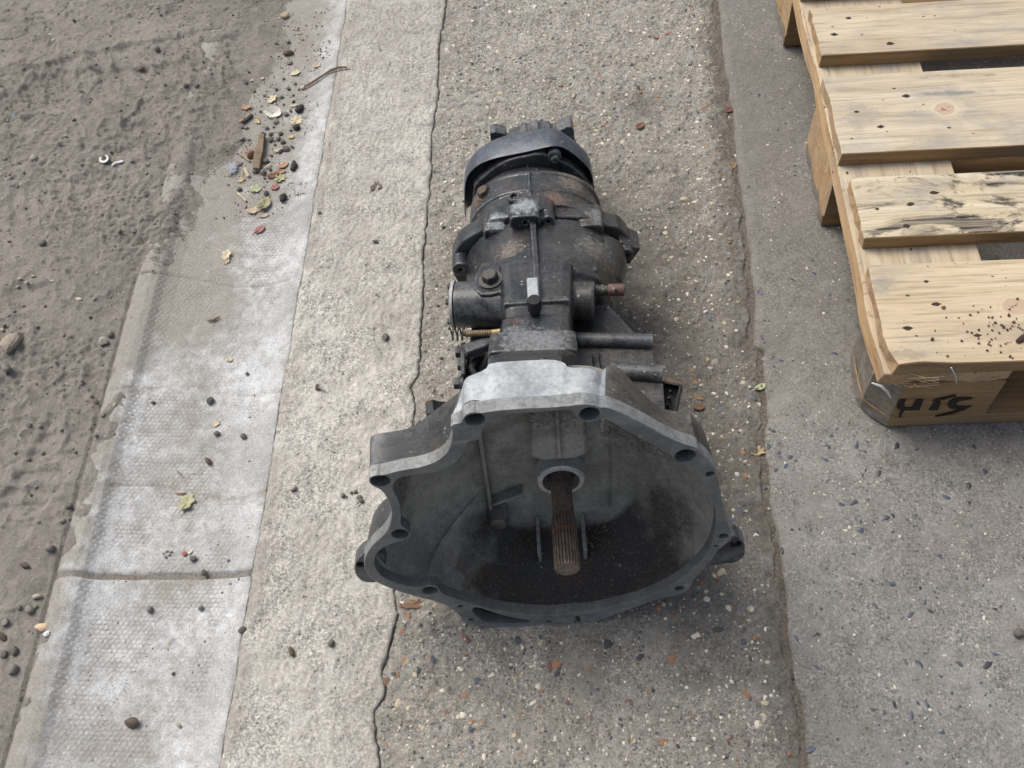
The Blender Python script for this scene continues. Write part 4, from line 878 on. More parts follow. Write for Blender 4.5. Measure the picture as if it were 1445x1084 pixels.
for i in range(6):
    a = i*PI/3; dv = Vector((math.cos(a), math.sin(a), 0)); mb.box(tq+Vector((-.0009, -.0006, .0048))+dv*.0046, (.0022, .0022, .0018), 0, Matrix.Rotation(a, 3, 'Z'))
mb.build('torx_socket', GRIMEB, t6, bevel=.0004)
# servo cylinder on the left with its end plate
cl = Vector((-0.0555, 0.2972, 0.058)); ce = Vector((-0.1075, 0.3024, 0.058)); d = ce-cl
mb = MB(); mb.lathe([(.0275, -.02), (.0275, d.length-.003), (.0262, d.length), (0, d.length)], cl, d, 36); mb.build('side_cylinder', GRIMEB, GB, ang=35)
mb = MB(); mb.lathe([(.0285, d.length+.0004), (.0288, d.length+.0036), (.0280, d.length+.0040), (0, d.length+.0040)], cl, d, 36); ep = mb.build('end_plate', RINGM, GB, ang=30)
for a in (-1.0, .25, 1.1, 2.2, 3.4, 4.4):
    un = d.normalized(); up = Vector((0, 0, 1)); yy = un.cross(up).normalized()
    p = cl+un*(d.length+.004)+up*(.0225*math.sin(a))+yy*(.0225*math.cos(a))
    mb = MB(); mb.lathe([(.0042, 0), (.0042, .0035), (.0036, .0042), (0, .0042)], p, d, 6); mb.build('cap_screw', GRIMEB, ep, bevel=.0003, ang=25)
# selector housing on the right with its rusty shaft
cl = Vector((0.0155, 0.2992, 0.056)); ce = Vector((0.0559, 0.2939, 0.056)); d = ce-cl
mb = MB(); mb.lathe([(.0235, -.02), (.0235, d.length-.002), (.0225, d.length), (.010, d.length+.0003), (0, d.length)], cl, d, 36); hold('front', mb)
a = Vector((0.0561, 0.3056, 0.062)); b = Vector((0.0916, 0.3031, 0.062)); d = b-a; n_ = d.length
mb = MB(); mb.lathe([(.0068, 0), (.0068, .005), (.0060, .0055), (.0060, .008), (.0070, .0085), (.0070, .012), (.0058, .0125), (.0058, .016)], a, d, 22); ss = mb.build('selector_shaft', STEEL, GB, ang=30)
PINK = cast('dull_red_rust', (.10, .055, .045), (.20, .12, .105), .6, (.5, .7), .3, rust=.2, sc=40)
mb = MB(); mb.lathe([(.0070, .0165), (.0074, .017), (.0074, n_-.001), (.0066, n_), (0, n_)], a, d, 22); mb.build('shaft_end', PINK, ss, ang=30)
mb = MB(); mb.lathe([(.0022, 0), (.0022, .0006)], a+d*.72+Vector((0, -.0060, .0040)), (0, -.8, .55), 10); mb.build('shaft_hole', PLAST, ss)
# flange between gear case and rear case, with its bolt bosses
FL = [(-0.1186, -0.0141), (-0.1171, 0.0111), (-0.1127, 0.0303), (-0.1048, 0.0452), (-0.093, 0.0548), (-0.076, 0.0638), (-0.0682, 0.0723), (-0.064, 0.0799), (-0.055, 0.0819), (-0.0409, 0.0817), (-0.0355, 0.0841), (-0.0305, 0.0926), (-0.0173, 0.0948), (0.0001, 0.0937), (0.0113, 0.0909), (0.0145, 0.0816), (0.0205, 0.0776), (0.0459, 0.0752), (0.0679, 0.0714), (0.0732, 0.0634), (0.0847, 0.0577), (0.098, 0.0541), (0.1118, 0.0327), (0.1151, 0.0008), (0.1098, -0.0099), (0.0988, -0.0126)]
FLB = FL+[(.094, -.06), (.06, -.10), (.0, -.112), (-.06, -.10), (-.098, -.05)]
v, f = flange_mesh(smooth_loop(FLB), [], .026, .0018)
mb = MB(); mb.add([(a, b+.424, c) for a, b, c in v], f); hold('rear', mb)
def boss(px, r0, k0, mat, ln=.030, hole=.0030, wd=None):
    x, z = px; v, f = flange_mesh(circ(x, z, r0, 20) if not wd else smooth_loop([(x-wd, z-r0), (x-wd, z+r0*.6), (x-wd*.7, z+r0), (x+wd*.7, z+r0), (x+wd, z+r0*.6), (x+wd, z-r0)]), [circ(x, z-r0*.1, hole, 12)], ln, .0012)
    mb = MB(); mb.add([(a, b+k0, c) for a, b, c in v], f); hold('rear', mb)
boss((-0.0574, 0.0663), .0095, .411, ALU, .028, wd=.015); boss((-0.0192, 0.0879), .0105, .405, ALU, .026, wd=.019); boss((0.0093, 0.0824), .0085, .410, GRIME, .036)
boss((0.0615, 0.0619), .0090, .411, DUSTY, .040, wd=.016); boss((0.1045, 0.0226), .0105, .404, GRIME, .046); boss((-0.1058, 0.0187), .0110, .404, GRIMEB, .046)
mb = MB(); mb.box((0.1044, 0.43, 0.0181), (.030, .034, .030), 0, Matrix.Rotation(.5, 3, 'Y')); hold('rear', mb)
# rear case, tapering to the tail
mb = MB(); mb.rings([sect(k, cx, hw, zt, zb, p, roll=-.08) for k, cx, hw, zt, zb, p in ((.440, -.002, .096, .086, -.095, 2.3), (.452, -.004, .092, .084, -.09, 2.3), (.480, -.006, .088, .082, -.085, 2.3), (.505, -.008, .087, .080, -.08, 2.4), (.522, -.010, .084, .074, -.075, 2.4), (.535, -.010, .078, .066, -.07, 2.2), (.560, -.009, .070, .058, -.062, 2.0), (.615, -.008, .066, .055, -.060, 2.0))], 0)
hold('rear', mb)
mb = MB(); mb.prism([(.462, .075), (.462, .0855), (.51, .0825), (.535, .063), (.535, .05)], (-.011, 0, 0), (0, 1, 0), (0, 0, 1), -.0011, .0011); hold('rear', mb)
# extra cast ribs and pads
for a_, x_ in ((-.055, -.050), (.040, .036), (.070, .060)):
    mb = MB(); mb.prism([(.33, .0), (.33, .080-abs(x_)*.12), (.41, .076-abs(x_)*.30), (.425, .05)], (x_, 0, 0), (0, 1, 0), (0, 0, 1), -.0022, .0022)
    if x_ > 0: hold('front', mb)
mb = MB(); mb.prism([(-.050, .255), (-.046, .262), (.022, .262), (.026, .255)], (0, 0, .0985), (1, 0, 0), (0, 1, 0), -.02, .0012); hold('front', mb)
mb = MB(); mb.prism([(-.058, .30), (-.058, .345), (-.013, .345), (-.013, .30)], (0, 0, .0885), (1, 0, .05), (0, 1, -.12), -.02, .003); hold('front', mb)
mb = MB(); mb.prism([(.128, .048), (.135, .052), (.235, .03), (.235, .018), (.128, .018)], (.052, 0, 0), (0, 1, 0), (0, 0, 1), -.003, .003); hold('front', mb)
for k_, r_ in ((.474, .0012), (.512, .0016)):
    mb = MB(); mb.rings([sect(k_-.003, -.006, .0895+r_-(k_-.474)*.06, .0832+r_-(k_-.474)*.10, -.08, 2.35, roll=-.08), sect(k_+.003, -.006, .089+r_-(k_-.474)*.06, .0828+r_-(k_-.474)*.10, -.08, 2.35, roll=-.08)], 0); hold('rear', mb)
BR = (.20, .205, .205)
mF = cast('front_case_casting', (.016, .019, .024), (.066, .073, .082), .45, (.22, .45), .35, dust=((.15, .122, .09), .26), edge=((.26, .27, .28), .6), rust=.06, zone=(-.02, .035, (.032, .030, .027), (.092, .086, .078)),
          patches=[(-.019, .185, .112, .034, (.22, .22, .215)), (-.03, .20, .11, .03, BR), (.0, .19, .11, .026, BR), (.030, .26, .098, .014, (.19, .19, .185)), (.055, .375, .052, .030, (.19, .185, .17)), (-.040, .37, .085, .022, (.20, .165, .13))])
fuse('front', 'gear_case', mF, .0014, 5, GB)
mR = cast('rear_case_casting', (.018, .021, .026), (.070, .077, .086), .45, (.22, .43), .35, dust=((.15, .12, .085), .32), edge=((.28, .29, .30), .7), rust=.28, zone=(.0, .05, (.040, .036, .031), (.11, .10, .088)),
          patches=[(-.018, .425, .098, .021, (.36, .385, .40)), (-.055, .42, .080, .016, (.34, .36, .375)), (.070, .43, .073, .016, (.20, .20, .19)), (-.075, .50, .05, .016, (.22, .10, .055)), (.02, .455, .085, .02, (.17, .10, .065)), (.045, .50, .07, .022, (.20, .165, .13))])
fuse('rear', 'rear_case', mR, .0013, 4, GB)
# tail end: scalloped flange, then the blue-black heat shield bent round it
R = []
for k in (.548, .562):
    ring_ = []
    for i in range(60):
        a = 2*PI*i/60; r0 = .0825+.004*max(0, math.cos(a*5-.6))**3; ring_.append((-.009+r0*math.cos(a), k, -.004+r0*math.sin(a)))
    R.append(ring_)
mb = MB(); mb.rings(R, 0); mb.build('tail_flange', GRIMEB, GB, bevel=.002, ang=35)
bolt((0.0249, 0.545, 0.0759), (0, -1, .1), .0058, .006, .0080, GRIMEB, .0025, 'flange_bolt')
SHF = [(-0.1054, 0.565, -0.0395), (-0.1048, 0.563, -0.0185), (-0.1028, 0.562, 0.005), (-0.1004, 0.56, 0.0237), (-0.0973, 0.558, 0.0396), (-0.0907, 0.556, 0.0525), (-0.0801, 0.555, 0.0641), (-0.0623, 0.553, 0.0733), (-0.0431, 0.551, 0.0782), (-0.0195, 0.55, 0.082), (0.0088, 0.55, 0.0873), (0.0257, 0.55, 0.0909), (0.0386, 0.551, 0.0855), (0.0524, 0.553, 0.0708), (0.0655, 0.555, 0.0529), (0.0722, 0.557, 0.0413), (0.0765, 0.559, 0.025), (0.0785, 0.561, 0.0037), (0.079, 0.563, -0.013)]
SHB = [(x*.985, min(y+.030+.022*max(0, math.cos(((i-9.5)/9.5)*1.5)), .607), z+.004*math.sin(i*.9)) for i, (x, y, z) in enumerate(SHF)]
cx_ = -.010
rowF = SHF; rowM = [((a[0]+b[0])/2, (a[1]+b[1])/2, (a[2]+b[2])/2+.004) for a, b in zip(SHF, SHB)]
rowE = [(cx_+(x-cx_)*.60, y+.004, z*.60) for x, y, z in SHB]
mb = MB(); mb.rings([rowF, rowM, SHB, rowE], 0, closed=False)
shl = mb.build('heat_shield', BLUEP, GB, ang=50); so_ = shl.modifiers.new('thick', 'SOLIDIFY'); so_.thickness = .0018; so_.offset = -1
ss_ = shl.modifiers.new('sub', 'SUBSURF'); ss_.levels = 2; ss_.render_levels = 2
# lugs either side and the toothed drive flange at the very end
mb = MB(); mb.prism([(-.012, -.02), (-.012, .008), (-.004, .010), (.010, .004), (.012, -.02)], (-0.0482, 0.625, 0.0629), (1, 0, 0), (0, 0, 1), -.010, .010); mb.build('tail_lug', GRIME, GB, bevel=.0012)
mb = MB(); mb.prism([(-.014, -.02), (-.010, .006), (.004, .014), (.011, .014), (.014, .004), (.014, -.03)], (0.0408, 0.625, 0.0606), (1, 0, 0), (0, 0, 1), -.012, .014); mb.build('tail_lug', GRIME, GB, bevel=.0012)
R = []; nt = 22
for k, r0, d0 in ((.600, .050, 0), (.630, .052, .0), (.6302, .061, .0022), (.656, .061, .0022), (.660, .058, .002)):
    R.append([(.003+(r0-(d0 if q in (0, 1) else 0))*math.cos(2*PI*(i+q/6)/nt), k, -.004+(r0-(d0 if q in (0, 1) else 0))*math.sin(2*PI*(i+q/6)/nt)) for i in range(nt) for q in range(6)])
mb = MB(); mb.rings(R, 0); mb.build('drive_flange', BRONZ if False else GRIME, GB, ang=30)
# left of the saddle: bracket with hex bolts, rod and clip
p = Vector((-0.1004, 0.2291, 0.03))
mb = MB(); mb.box(p, (.0055, .050, .030)); mb.box(p+Vector((.022, .0, -.016)), (.05, .075, .01)); mb.build('side_plate', GRIMEB, GB, bevel=.0015)
for q in [(-0.101, 0.2495, 0.032), (-0.0986, 0.2293, 0.032), (-0.1027, 0.2017, 0.032)]:
    q = Vector(q); mb = MB(); mb.lathe([(.0062, -.002), (.0088, -.0018), (.0088, .0025), (.0066, .003)], q, (-1, 0, .05), 18); b_ = mb.build('bracket_bolt', STEEL if q.y < .2 else GRIMEB, GB, ang=30)
    mb = MB(); mb.lathe([(.0070, .003), (.0072, .0035), (.0072, .0085), (.0062, .0095), (0, .0096)], q, (-1, 0, .05), 6, ph=.2); mb.build('bolt_head', GRIMEB, b_, bevel=.0004, ang=25)
a = Vector((-0.0948, 0.2521, 0.06)); m1 = Vector((-0.0687, 0.2507, 0.06)); b = Vector((-0.0475, 0.252, 0.06))
mb = MB(); mb.lathe([(.0028, -.004)]+[(.0036+.0004*(i % 2), .0014*i) for i in range(22)], a, m1-a, 14); th = mb.build('threaded_rod', plain('dull_brass_thread', (.17, .13, .075), .6, .3, .3, 150), GB, ang=25)
mb = MB(); mb.lathe([(.0034, -.001), (.0036, 0), (.0034, (b-m1).length), (.0, (b-m1).length+.001)], m1, b-m1, 14); mb.build('rod_tip', BRASS, th)
mb = MB(); d = a-m1; d.normalize()
mb.tube([a+d*(.002+.0006*i)+Vector((0, .0075*math.cos(i*.7), .0075*math.sin(i*.7))) for i in range(30)], .0011, 6); mb.build('return_spring', STEEL, GB)
mb = MB(); mb.box(a+Vector((.016, -.012, -.010)), (.040, .014, .012), 0, Matrix.Rotation(.35, 3, 'Z')); mb.build('rod_bracket', GRIMEB, GB, bevel=.002)
mb = MB(); mb.tube([(-0.0754, 0.2546, 0.02), (-0.0864, 0.2377, 0.03), (-0.0918, 0.2206, 0.035), (-0.0882, 0.2138, 0.03)], .0045, 10); mb.build('wire_boot', RUBBER, GB)
# black clip sticking out left behind the bell, plug connector on the right
p = Vector((-0.1348, 0.1867, -0.0))
mb = MB(); mb.prism([(-.012, -.03), (-.0115, .014), (-.003, .017), (.003, .012), (.012, .009), (.012, -.03)], p, (1, .1, 0), (0, 0, 1), -.008, .012); mb.build('black_clip', PLAST, GB, bevel=.0012)
p = Vector((0.13, 0.1773, 0.01)); rot = Matrix.Rotation(-.35, 3, 'Z') @ Matrix.Rotation(.55, 3, 'X')
mb = MB()
for c_, s_ in (((-.0105, 0, 0), (.003, .034, .020)), ((.0105, 0, 0), (.003, .034, .020)), ((0, -.0155, 0), (.0180, .003, .020)), ((0, .0155, 0), (.0180, .003, .020)), ((0, 0, -.0085), (.0180, .0280, .003))):
    mb.box(p+rot @ Vector(c_), s_, 0, rot)
mb.add([p+rot @ Vector(t) for t in ((-.012, -.017, .010), (-.012, .017, .010), (-.034, .004, -.012), (-.034, -.022, -.012), (-.012, -.017, -.012), (-.012, .017, -.012))], [(0, 1, 2, 3), (3, 2, 5, 4), (0, 3, 4), (1, 5, 2), (0, 4, 5, 1)])
wc = mb.build('wiring_connector', PLAST, GB, bevel=.0008, ang=30)
for i in range(3):
    mb = MB(); mb.box(p+rot @ Vector((0, -.008+.008*i, -.001)), (.0020, .0014, .012), 0, rot); mb.build('pin', STEEL, wc)
mb = MB(); mb.tube([(0.1018, 0.1581, 0.02), (0.1072, 0.1772, 0.02), (0.1114, 0.1979, 0.015), (0.1117, 0.2238, -0.0)], .0055, 10); mb.build('cable', PLAST, GB)
# ================================================================ LOOSE STONES AND LITTER
rs = random.Random(77)
SM = [plain('dusty_grey_stone', (.205, .186, .162), .9, 0, .35, 120, .4), plain('dark_grey_stone', (.125, .114, .100), .85, 0, .35, 120, .4), plain('pale_stone', (.36, .33, .28), .85, 0, .25, 120, .4), plain('brown_stone', (.125, .095, .070), .9, 0, .3, 120, .4)]
SME = [[rock_mesh('pebble', SM[i], 500+i*11+k, 3 if k == 0 else 2, .72, .3, 45) for k in range(7)] for i in range(4)]
def stone(x, y, s, mi, label, cat='stone', group=None, sink=.30, sc=(1, 1, 1), rz=None, name='stone', k=None):
    me = SME[mi][rs.randrange(7) if k is None else k]
    o = instance(name, me, (x, y, dz(x, y)+s*.36*sc[2]-s*sink*.5), (rs.uniform(-.2, .2), rs.uniform(-.2, .2), rs.uniform(0, 6.28) if rz is None else rz), (s*sc[0], s*sc[1], s*sc[2]))
    return tag(o, label, cat, group)
LAND = [(x, y, n) for (x, y), n in zip([(-0.7882, 0.7778), (-0.7432, 1.127), (-0.9242, 1.2295), (-0.6596, 0.7927), (-0.8538, 1.1259), (-0.7949, 0.884), (-0.8991, 1.4068), (-0.6748, 0.9819), (-0.6657, 0.3274), (-0.643, 0.3793), (-0.518, 0.9408), (-0.5201, 1.1485), (-0.4526, 1.2948), (-0.5097, 1.4775), (-0.7155, 0.856)], ['the big pale rock', 'the white washer', 'the blue plastic', 'the pair of touching pebbles', 'the beige stone', 'the white stone chips', 'the small cream stone', 'the two oval pebbles', 'the near corner stone', 'the shell piece', 'the leaf at the dirt line', 'the litter heap', 'the twig', 'the tan square stone', 'the thin leaf scrap'])]
USED = set()
def where(x, y, desc, n=0):
    d = sorted(LAND, key=lambda t: math.hypot(t[0]-x, t[1]-y))
    for i in range(6):
        lx, ly, nm = d[i]; dx, dy = x-lx, y-ly
        w_ = ('right of' if dx > 0 else 'left of') if abs(dx) > abs(dy) else ('above' if dy > 0 else 'below')
        for far in (('just ', '') if math.hypot(dx, dy) < .09 else ('', 'well ')):
            l_ = '%s %s%s %s' % (desc, far, w_, nm)
            if l_ not in USED and len(l_.split()) <= 16: USED.add(l_); return l_
    l_ = '%s between %s and %s' % (desc, d[0][2], d[1][2]); USED.add(l_); return l_
GRP = 'loose pebbles on the dirt yard'
LG = 'small dusty grey pebble lying loose on the brown dirt yard'
for (x, y), s, mi in zip([(-0.4953, 1.4116), (-0.491, 1.3814), (-0.4865, 1.3587), (-0.5203, 1.374), (-0.5168, 1.4072), (-0.551, 1.3088), (-0.5503, 1.3341), (-0.5002, 1.2967), (-0.479, 1.2976), (-0.4683, 1.2806), (-0.4908, 1.3214), (-0.6264, 1.2885), (-0.6441, 1.2876), (-0.7109, 1.3772), (-0.7333, 1.3383), (-0.6676, 1.2557), (-0.7952, 0.9563), (-0.9018, 1.1274), (-0.7188, 0.6513), (-0.7335, 0.6514), (-0.688, 0.6457), (-0.6469, 0.621), (-0.6537, 0.6924), (-0.724, 0.6035), (-0.6511, 0.5365), (-0.6542, 0.5159), (-0.659, 0.4786), (-0.6853, 0.4552), (-0.6639, 0.4011), (-0.6705, 0.35), (-0.6585, 0.4038), (-0.6774, 0.4019), (-0.6894, 0.3669), (-0.69, 0.3842), (-0.6805, 0.3457), (-0.66, 0.7515), (-0.8013, 0.8313), (-0.8079, 0.8069), (-0.7922, 0.8435), (-0.7605, 0.843), (-0.808, 0.8252), (-0.6626, 0.7002), (-0.6801, 0.723), (-0.706, 0.5524), (-0.7086, 0.6139), (-0.7425, 0.6141), (-0.6368, 0.6347), (-0.6368, 0.6669), (-0.6624, 0.6137), (-0.7223, 0.7008), (-0.7214, 0.7936), (-0.7609, 0.8062), (-0.6971, 1.1211), (-0.6693, 1.098), (-0.6429, 1.0796), (-0.7371, 1.1449), (-0.6923, 1.1511), (-0.6268, 1.1115), (-0.7761, 1.116), (-0.807, 1.1021), (-0.8131, 1.1704), (-0.6791, 1.0405), (-0.8258, 1.0444), (-0.8445, 1.0307), (-0.8682, 1.0744), (-0.7826, 0.9873), (-0.8472, 0.9615), (-0.8113, 1.2095), (-0.7394, 1.2309), (-0.7994, 1.2574), (-0.8835, 1.3105), (-0.8077, 1.3415), (-0.7994, 1.4112), (-0.8724, 1.4509), (-0.9337, 1.4173), (-0.7568, 1.4454), (-0.7224, 1.4621), (-0.6751, 1.4145), (-0.6299, 1.4394), (-0.5968, 1.4652), (-0.6244, 1.3423), (-0.5922, 1.3668)],
                         [.011, .017, .009, .007, .009, .008, .007, .010, .010, .006, .007, .010, .009, .015, .013, .011, .014, .010, .009, .008, .008, .007, .011, .010, .014, .010, .015, .013, .016, .013, .008, .011, .014, .010, .012]+[.007]*60, [0, 3, 0, 1, 0, 1, 1, 0, 1, 0, 1, 1, 1, 0, 1, 1, 0, 0]+[0, 1, 0, 0, 3]*20):
    stone(x, y, s*rs.uniform(.9, 1.1) if s != .007 else rs.uniform(.0045, .008), mi if s > .0071 else rs.choice((0, 0, 3)), LG if mi != 1 and s <= .0071 else where(x, y, 'dark pebble' if mi == 1 else 'dusty grey stone'), 'pebble' if s < .01 else 'stone', GRP if (mi != 1 and s <= .0071) else ('dark pebbles on the dirt yard' if mi == 1 else 'bigger stones on the dirt yard'), name='pebble' if s < .01 else 'stone')
def one(px, s, mi, label, cat='stone', **k): stone(px[0], px[1], s, mi, label, cat, **k)
one((-0.7882, 0.7778), .048, 2, 'big pale angular rock at the left edge of the dirt yard', 'rock', sc=(1.05, .8, .6), name='rock', k=0)
o = bpy.data.objects['rock']; o.data = rock_mesh('rock', plain('buff_rock', (.30, .255, .205), .9, 0, .35, 60, .6), 611, 4, .62, .25, 20)
one((-0.6593, 0.7999), .0155, 0, 'round grey pebble touching a whitish one on the dirt yard', 'pebble', name='pebble')
one((-0.6661, 0.7856), .015, 2, 'whitish lumpy pebble touching a round grey one on the dirt yard', 'pebble', name='pebble')
one((-0.7829, 0.7344), .019, 0, 'round grey stone below the big pale rock on the dirt yard', name='stone')
one((-0.6657, 0.3274), .020, 0, 'lumpy grey stone in the dirt, nearest the bottom left corner', name='stone')
one((-0.6601, 0.4162), .012, 2, 'pale flaky stone in the dirt beside the near gutter unit', name='stone')
one((-0.8991, 1.4068), .009, 2, 'small cream stone in the tyre marked dirt near the top left', 'pebble', name='pebble')
one((-0.8538, 1.1259), .014, 2, 'pale beige stone left of the white ring in the dirt', name='stone')
one((-0.6841, 0.9794), .012, 0, 'left of two smooth oval grey pebbles in the dirt', 'pebble', name='pebble', sc=(.75, 1.1, .7), rz=0.2)
one((-0.6645, 0.9844), .011, 0, 'right of two smooth oval grey pebbles in the dirt', 'pebble', name='pebble', sc=(.75, 1.1, .7), rz=0.2)
for px in [(-0.7899, 0.8929), (-0.7932, 0.8776), (-0.8064, 0.8868), (-0.8089, 0.7996), (-0.8085, 0.8753)]: stone(px[0], px[1], .0075, 2, 'white stone chip among gravel at the left edge of the dirt', 'stone chip', 'white stone chips at the left edge', name='stone_chip')
one((-0.6924, 0.8259), .007, 3, 'small orange brown chip in the dirt above the pair of touching pebbles', 'stone chip', name='stone_chip')
# on the gutter and kerb strip
for px, s, mi, lab in [((-0.5009, 0.6976), .013, 1, 'dark round pebble on the gutter floor just below a transverse dirt line'),
    ((-0.4831, 0.6475), .0105, 1, 'dark pebble on the gutter floor just under a cream leaf scrap'),
    ((-0.4448, 0.6409), .0105, 1, 'dark oval pebble on the right slope of the gutter'),
    ((-0.487, 0.6066), .013, 3, 'brownish pebble in the middle of the gutter above the leaf with a stem'),
    ((-0.4573, 0.7399), .007, 1, 'tiny dark pebble on the white right edge of the gutter'),
    ((-0.4637, 0.4523), .0105, 1, 'dark pebble sitting right on the open gutter joint'),
    ((-0.4816, 0.4716), .0105, 1, 'dark flat pebble beside a red scrap above the gutter joint'),
    ((-0.5144, 0.2718), .0185, 3, 'largest oblong grey brown stone on the near gutter unit'),
    ((-0.5218, 0.4055), .0120, 0, 'flat grey stone flake on the left of the near gutter unit'),
    ((-0.4586, 0.4067), .0080, 1, 'small dark pebble right of a flat grey flake on the near gutter unit'),
    ((-0.4002, 0.3777), .0100, 1, 'dark pebble on the rim between near gutter unit and kerb strip'),
    ((-0.3371, 0.3512), .0115, 3, 'dark brown oval pebble on the pale kerb strip'),
    ((-0.2917, 0.3616), .0105, 1, 'round dark grey pebble on the near part of the kerb strip'),
    ((-0.3645, 0.5597), .0105, 2, 'cream round stone on the pale kerb strip beside the gutter'),
    ((-0.2674, 0.7872), .0115, 1, 'round dark pebble on the kerb strip beside the long crack'),
    ((-0.2975, 0.9557), .0085, 1, 'small black pebble on the kerb strip left of the gearbox'),
    ((-0.3512, 0.7073), .0105, 1, 'black seed with a thin stalk on the kerb strip'),
    ((-0.3877, 1.0132), .0065, 1, 'tiny dark pebble on the far kerb strip near the gutter'),
    ((-0.4784, 0.3292), .006, 1, 'tiny dark pebble low on the near gutter unit'),
    ((-0.459, 0.2702), .008, 2, 'white chip at the bottom of the near gutter unit'),
    ((-0.5795, 0.695), .007, 1, 'tiny dark pebble on the left slope of the gutter'),
    ((0.4841, 0.3784), .015, 1, 'black crumbly lump on the grey slab at the right edge')]:
    stone(px[0], px[1], s, mi, lab, 'stone' if s > .011 else 'pebble', name='stone' if s > .011 else 'pebble', sink=.12)
mb = MB(); q = [(-0.3512, 0.7073), (-0.3399, 0.7016)]; mb.tube([(q[0][0], q[0][1], .010), (q[1][0], q[1][1], .0075)], .0011, 6); tag(mb.build('stalk', plain('grey_stalk', (.25, .25, .26), .8)), 'thin grey stalk beside a black seed on the kerb strip', 'stalk')
for px in [(-0.2949, 0.5478), (-0.2893, 0.5536), (-0.2787, 0.5478), (-0.2755, 0.5429), (-0.2997, 0.5497), (-0.284, 0.5546)]: stone(px[0], px[1], rs.uniform(.005, .010), 1, 'black tarry crumb on the kerb strip left of the bell housing', 'crumb', 'black crumbs by the bell housing', name='crumb', sink=.1)
for px in [(-0.5215, 0.4789), (-0.5176, 0.4817), (-0.514, 0.4771), (-0.5179, 0.4743), (-0.5121, 0.4808)]: stone(px[0], px[1], .0050, 2, 'whitish crumb on the gutter above the open joint', 'crumb', 'whitish crumbs above the gutter joint', name='crumb', sink=.1)
# pebbles of the swept-up litter heap
for px, s in zip([(-0.4739, 1.2371), (-0.489, 1.2218), (-0.5416, 1.2095), (-0.5358, 1.2092), (-0.494, 1.1937), (-0.4781, 1.1947), (-0.4921, 1.1812), (-0.4708, 1.1759), (-0.4797, 1.1823), (-0.471, 1.1545), (-0.4626, 1.1588), (-0.4541, 1.1631), (-0.5383, 1.1828), (-0.5267, 1.1824), (-0.5058, 1.1957), (-0.5341, 1.1309), (-0.5065, 1.1137), (-0.4925, 1.1103), (-0.4919, 1.1356), (-0.4824, 1.1174), (-0.5252, 1.0777), (-0.4815, 1.0678), (-0.5092, 1.0415), (-0.4821, 1.2616), (-0.4663, 1.2658), (-0.5185, 1.2468), (-0.5323, 1.2377), (-0.502, 1.208), (-0.492, 1.2108), (-0.468, 1.2449), (-0.502, 1.1495), (-0.4858, 1.1474), (-0.4887, 1.0999), (-0.4838, 1.1717), (-0.4607, 1.2935), (-0.4685, 1.3071), (-0.488, 1.2781), (-0.5182, 1.2826), (-0.5365, 1.2932), (-0.4617, 1.2003)],
                 [.010, .013, .009, .009, .013, .011, .014, .015, .011, .010, .014, .010, .010, .008, .010, .010, .013, .015, .012, .009, .012, .013, .007]+[.008]*30):
    stone(px[0], px[1], s*rs.uniform(.72, .98), rs.choice((0, 1, 1)), 'dull grey pebble in the litter heap on the dirt covered gutter', 'pebble', 'pebbles in the litter heap', name='pebble', sink=.22)
# fine gravel on the dirt, counted by nobody
def on_dirt(x, y): q = np.random.RandomState(len(x)).rand(2, len(x)); return (x < c_dirt(y)+np.where(y < .9, .03, .10)*q[0]) & (fbm(x, y, 7, 3, 141)+.3*q[1] > .52)
stuff_stones('dirt_crumbs', None, 15000, (-1.25, -.40), (.18, 1.75), on_dirt, lambda r: r.uniform(.0010, .0022), [('c', 5), ('g', 3), ('p', 1)], zf=lambda x, y: dirt_h(x[:, None], y[:, None])[:, 0], seed=19, mats=[DIRTM, SM[0], SM[2]], names=['c', 'g', 'p'], flat=.8, proud=.15)['label'] = 'fine loose crumbs of dirt covering the yard'
stuff_stones('dirt_clods', None, 9000, (-1.25, -.40), (.18, 1.75), on_dirt, lambda r: r.uniform(.0018, .0042)+.005*r.random()**5, [('c', 1)], zf=lambda x, y: dirt_h(x[:, None], y[:, None])[:, 0], seed=18, mats=[DIRTM], names=['c'], flat=.7, proud=.06)['label'] = 'crumbly clods of the same brown dirt all over the yard'
stuff_stones('dirt_gravel', None, 6500, (-1.25, -.40), (.18, 1.75), on_dirt, lambda r: r.uniform(.0014, .0032)+.0055*r.random()**6, [('g', 70), ('d', 5), ('p', 12), ('b', 40)], zf=lambda x, y: dirt_h(x[:, None], y[:, None])[:, 0], seed=12, mats=SM, names=['g', 'd', 'p', 'b'], flat=.7, proud=.12)['label'] = 'fine grey gravel and clods scattered over the brown dirt yard'
def on_gut(x, y): return fbm(x, y, 9, 3, 151) > .45
stuff_stones('gutter_grit', None, 420, (-.60, -.41), (.2, 1.5), on_gut, lambda r: r.uniform(.0010, .0022)+.003*r.random()**8, [('g', 30), ('d', 50), ('p', 15), ('b', 10)], seed=13, mats=SM, names=['g', 'd', 'p', 'b'], flat=.7, proud=.2)['label'] = 'fine dark grit scattered on the gutter floor'
stuff_stones('pavement_grit', None, 700, (-.40, .80), (.2, 1.55), lambda x, y: x > -9, lambda r: r.uniform(.0009, .0019), [('g', 30), ('d', 60), ('p', 25), ('b', 20)], seed=14, mats=SM, names=['g', 'd', 'p', 'b'], flat=.7, proud=.2)['label'] = 'fine loose grit scattered on the concrete'

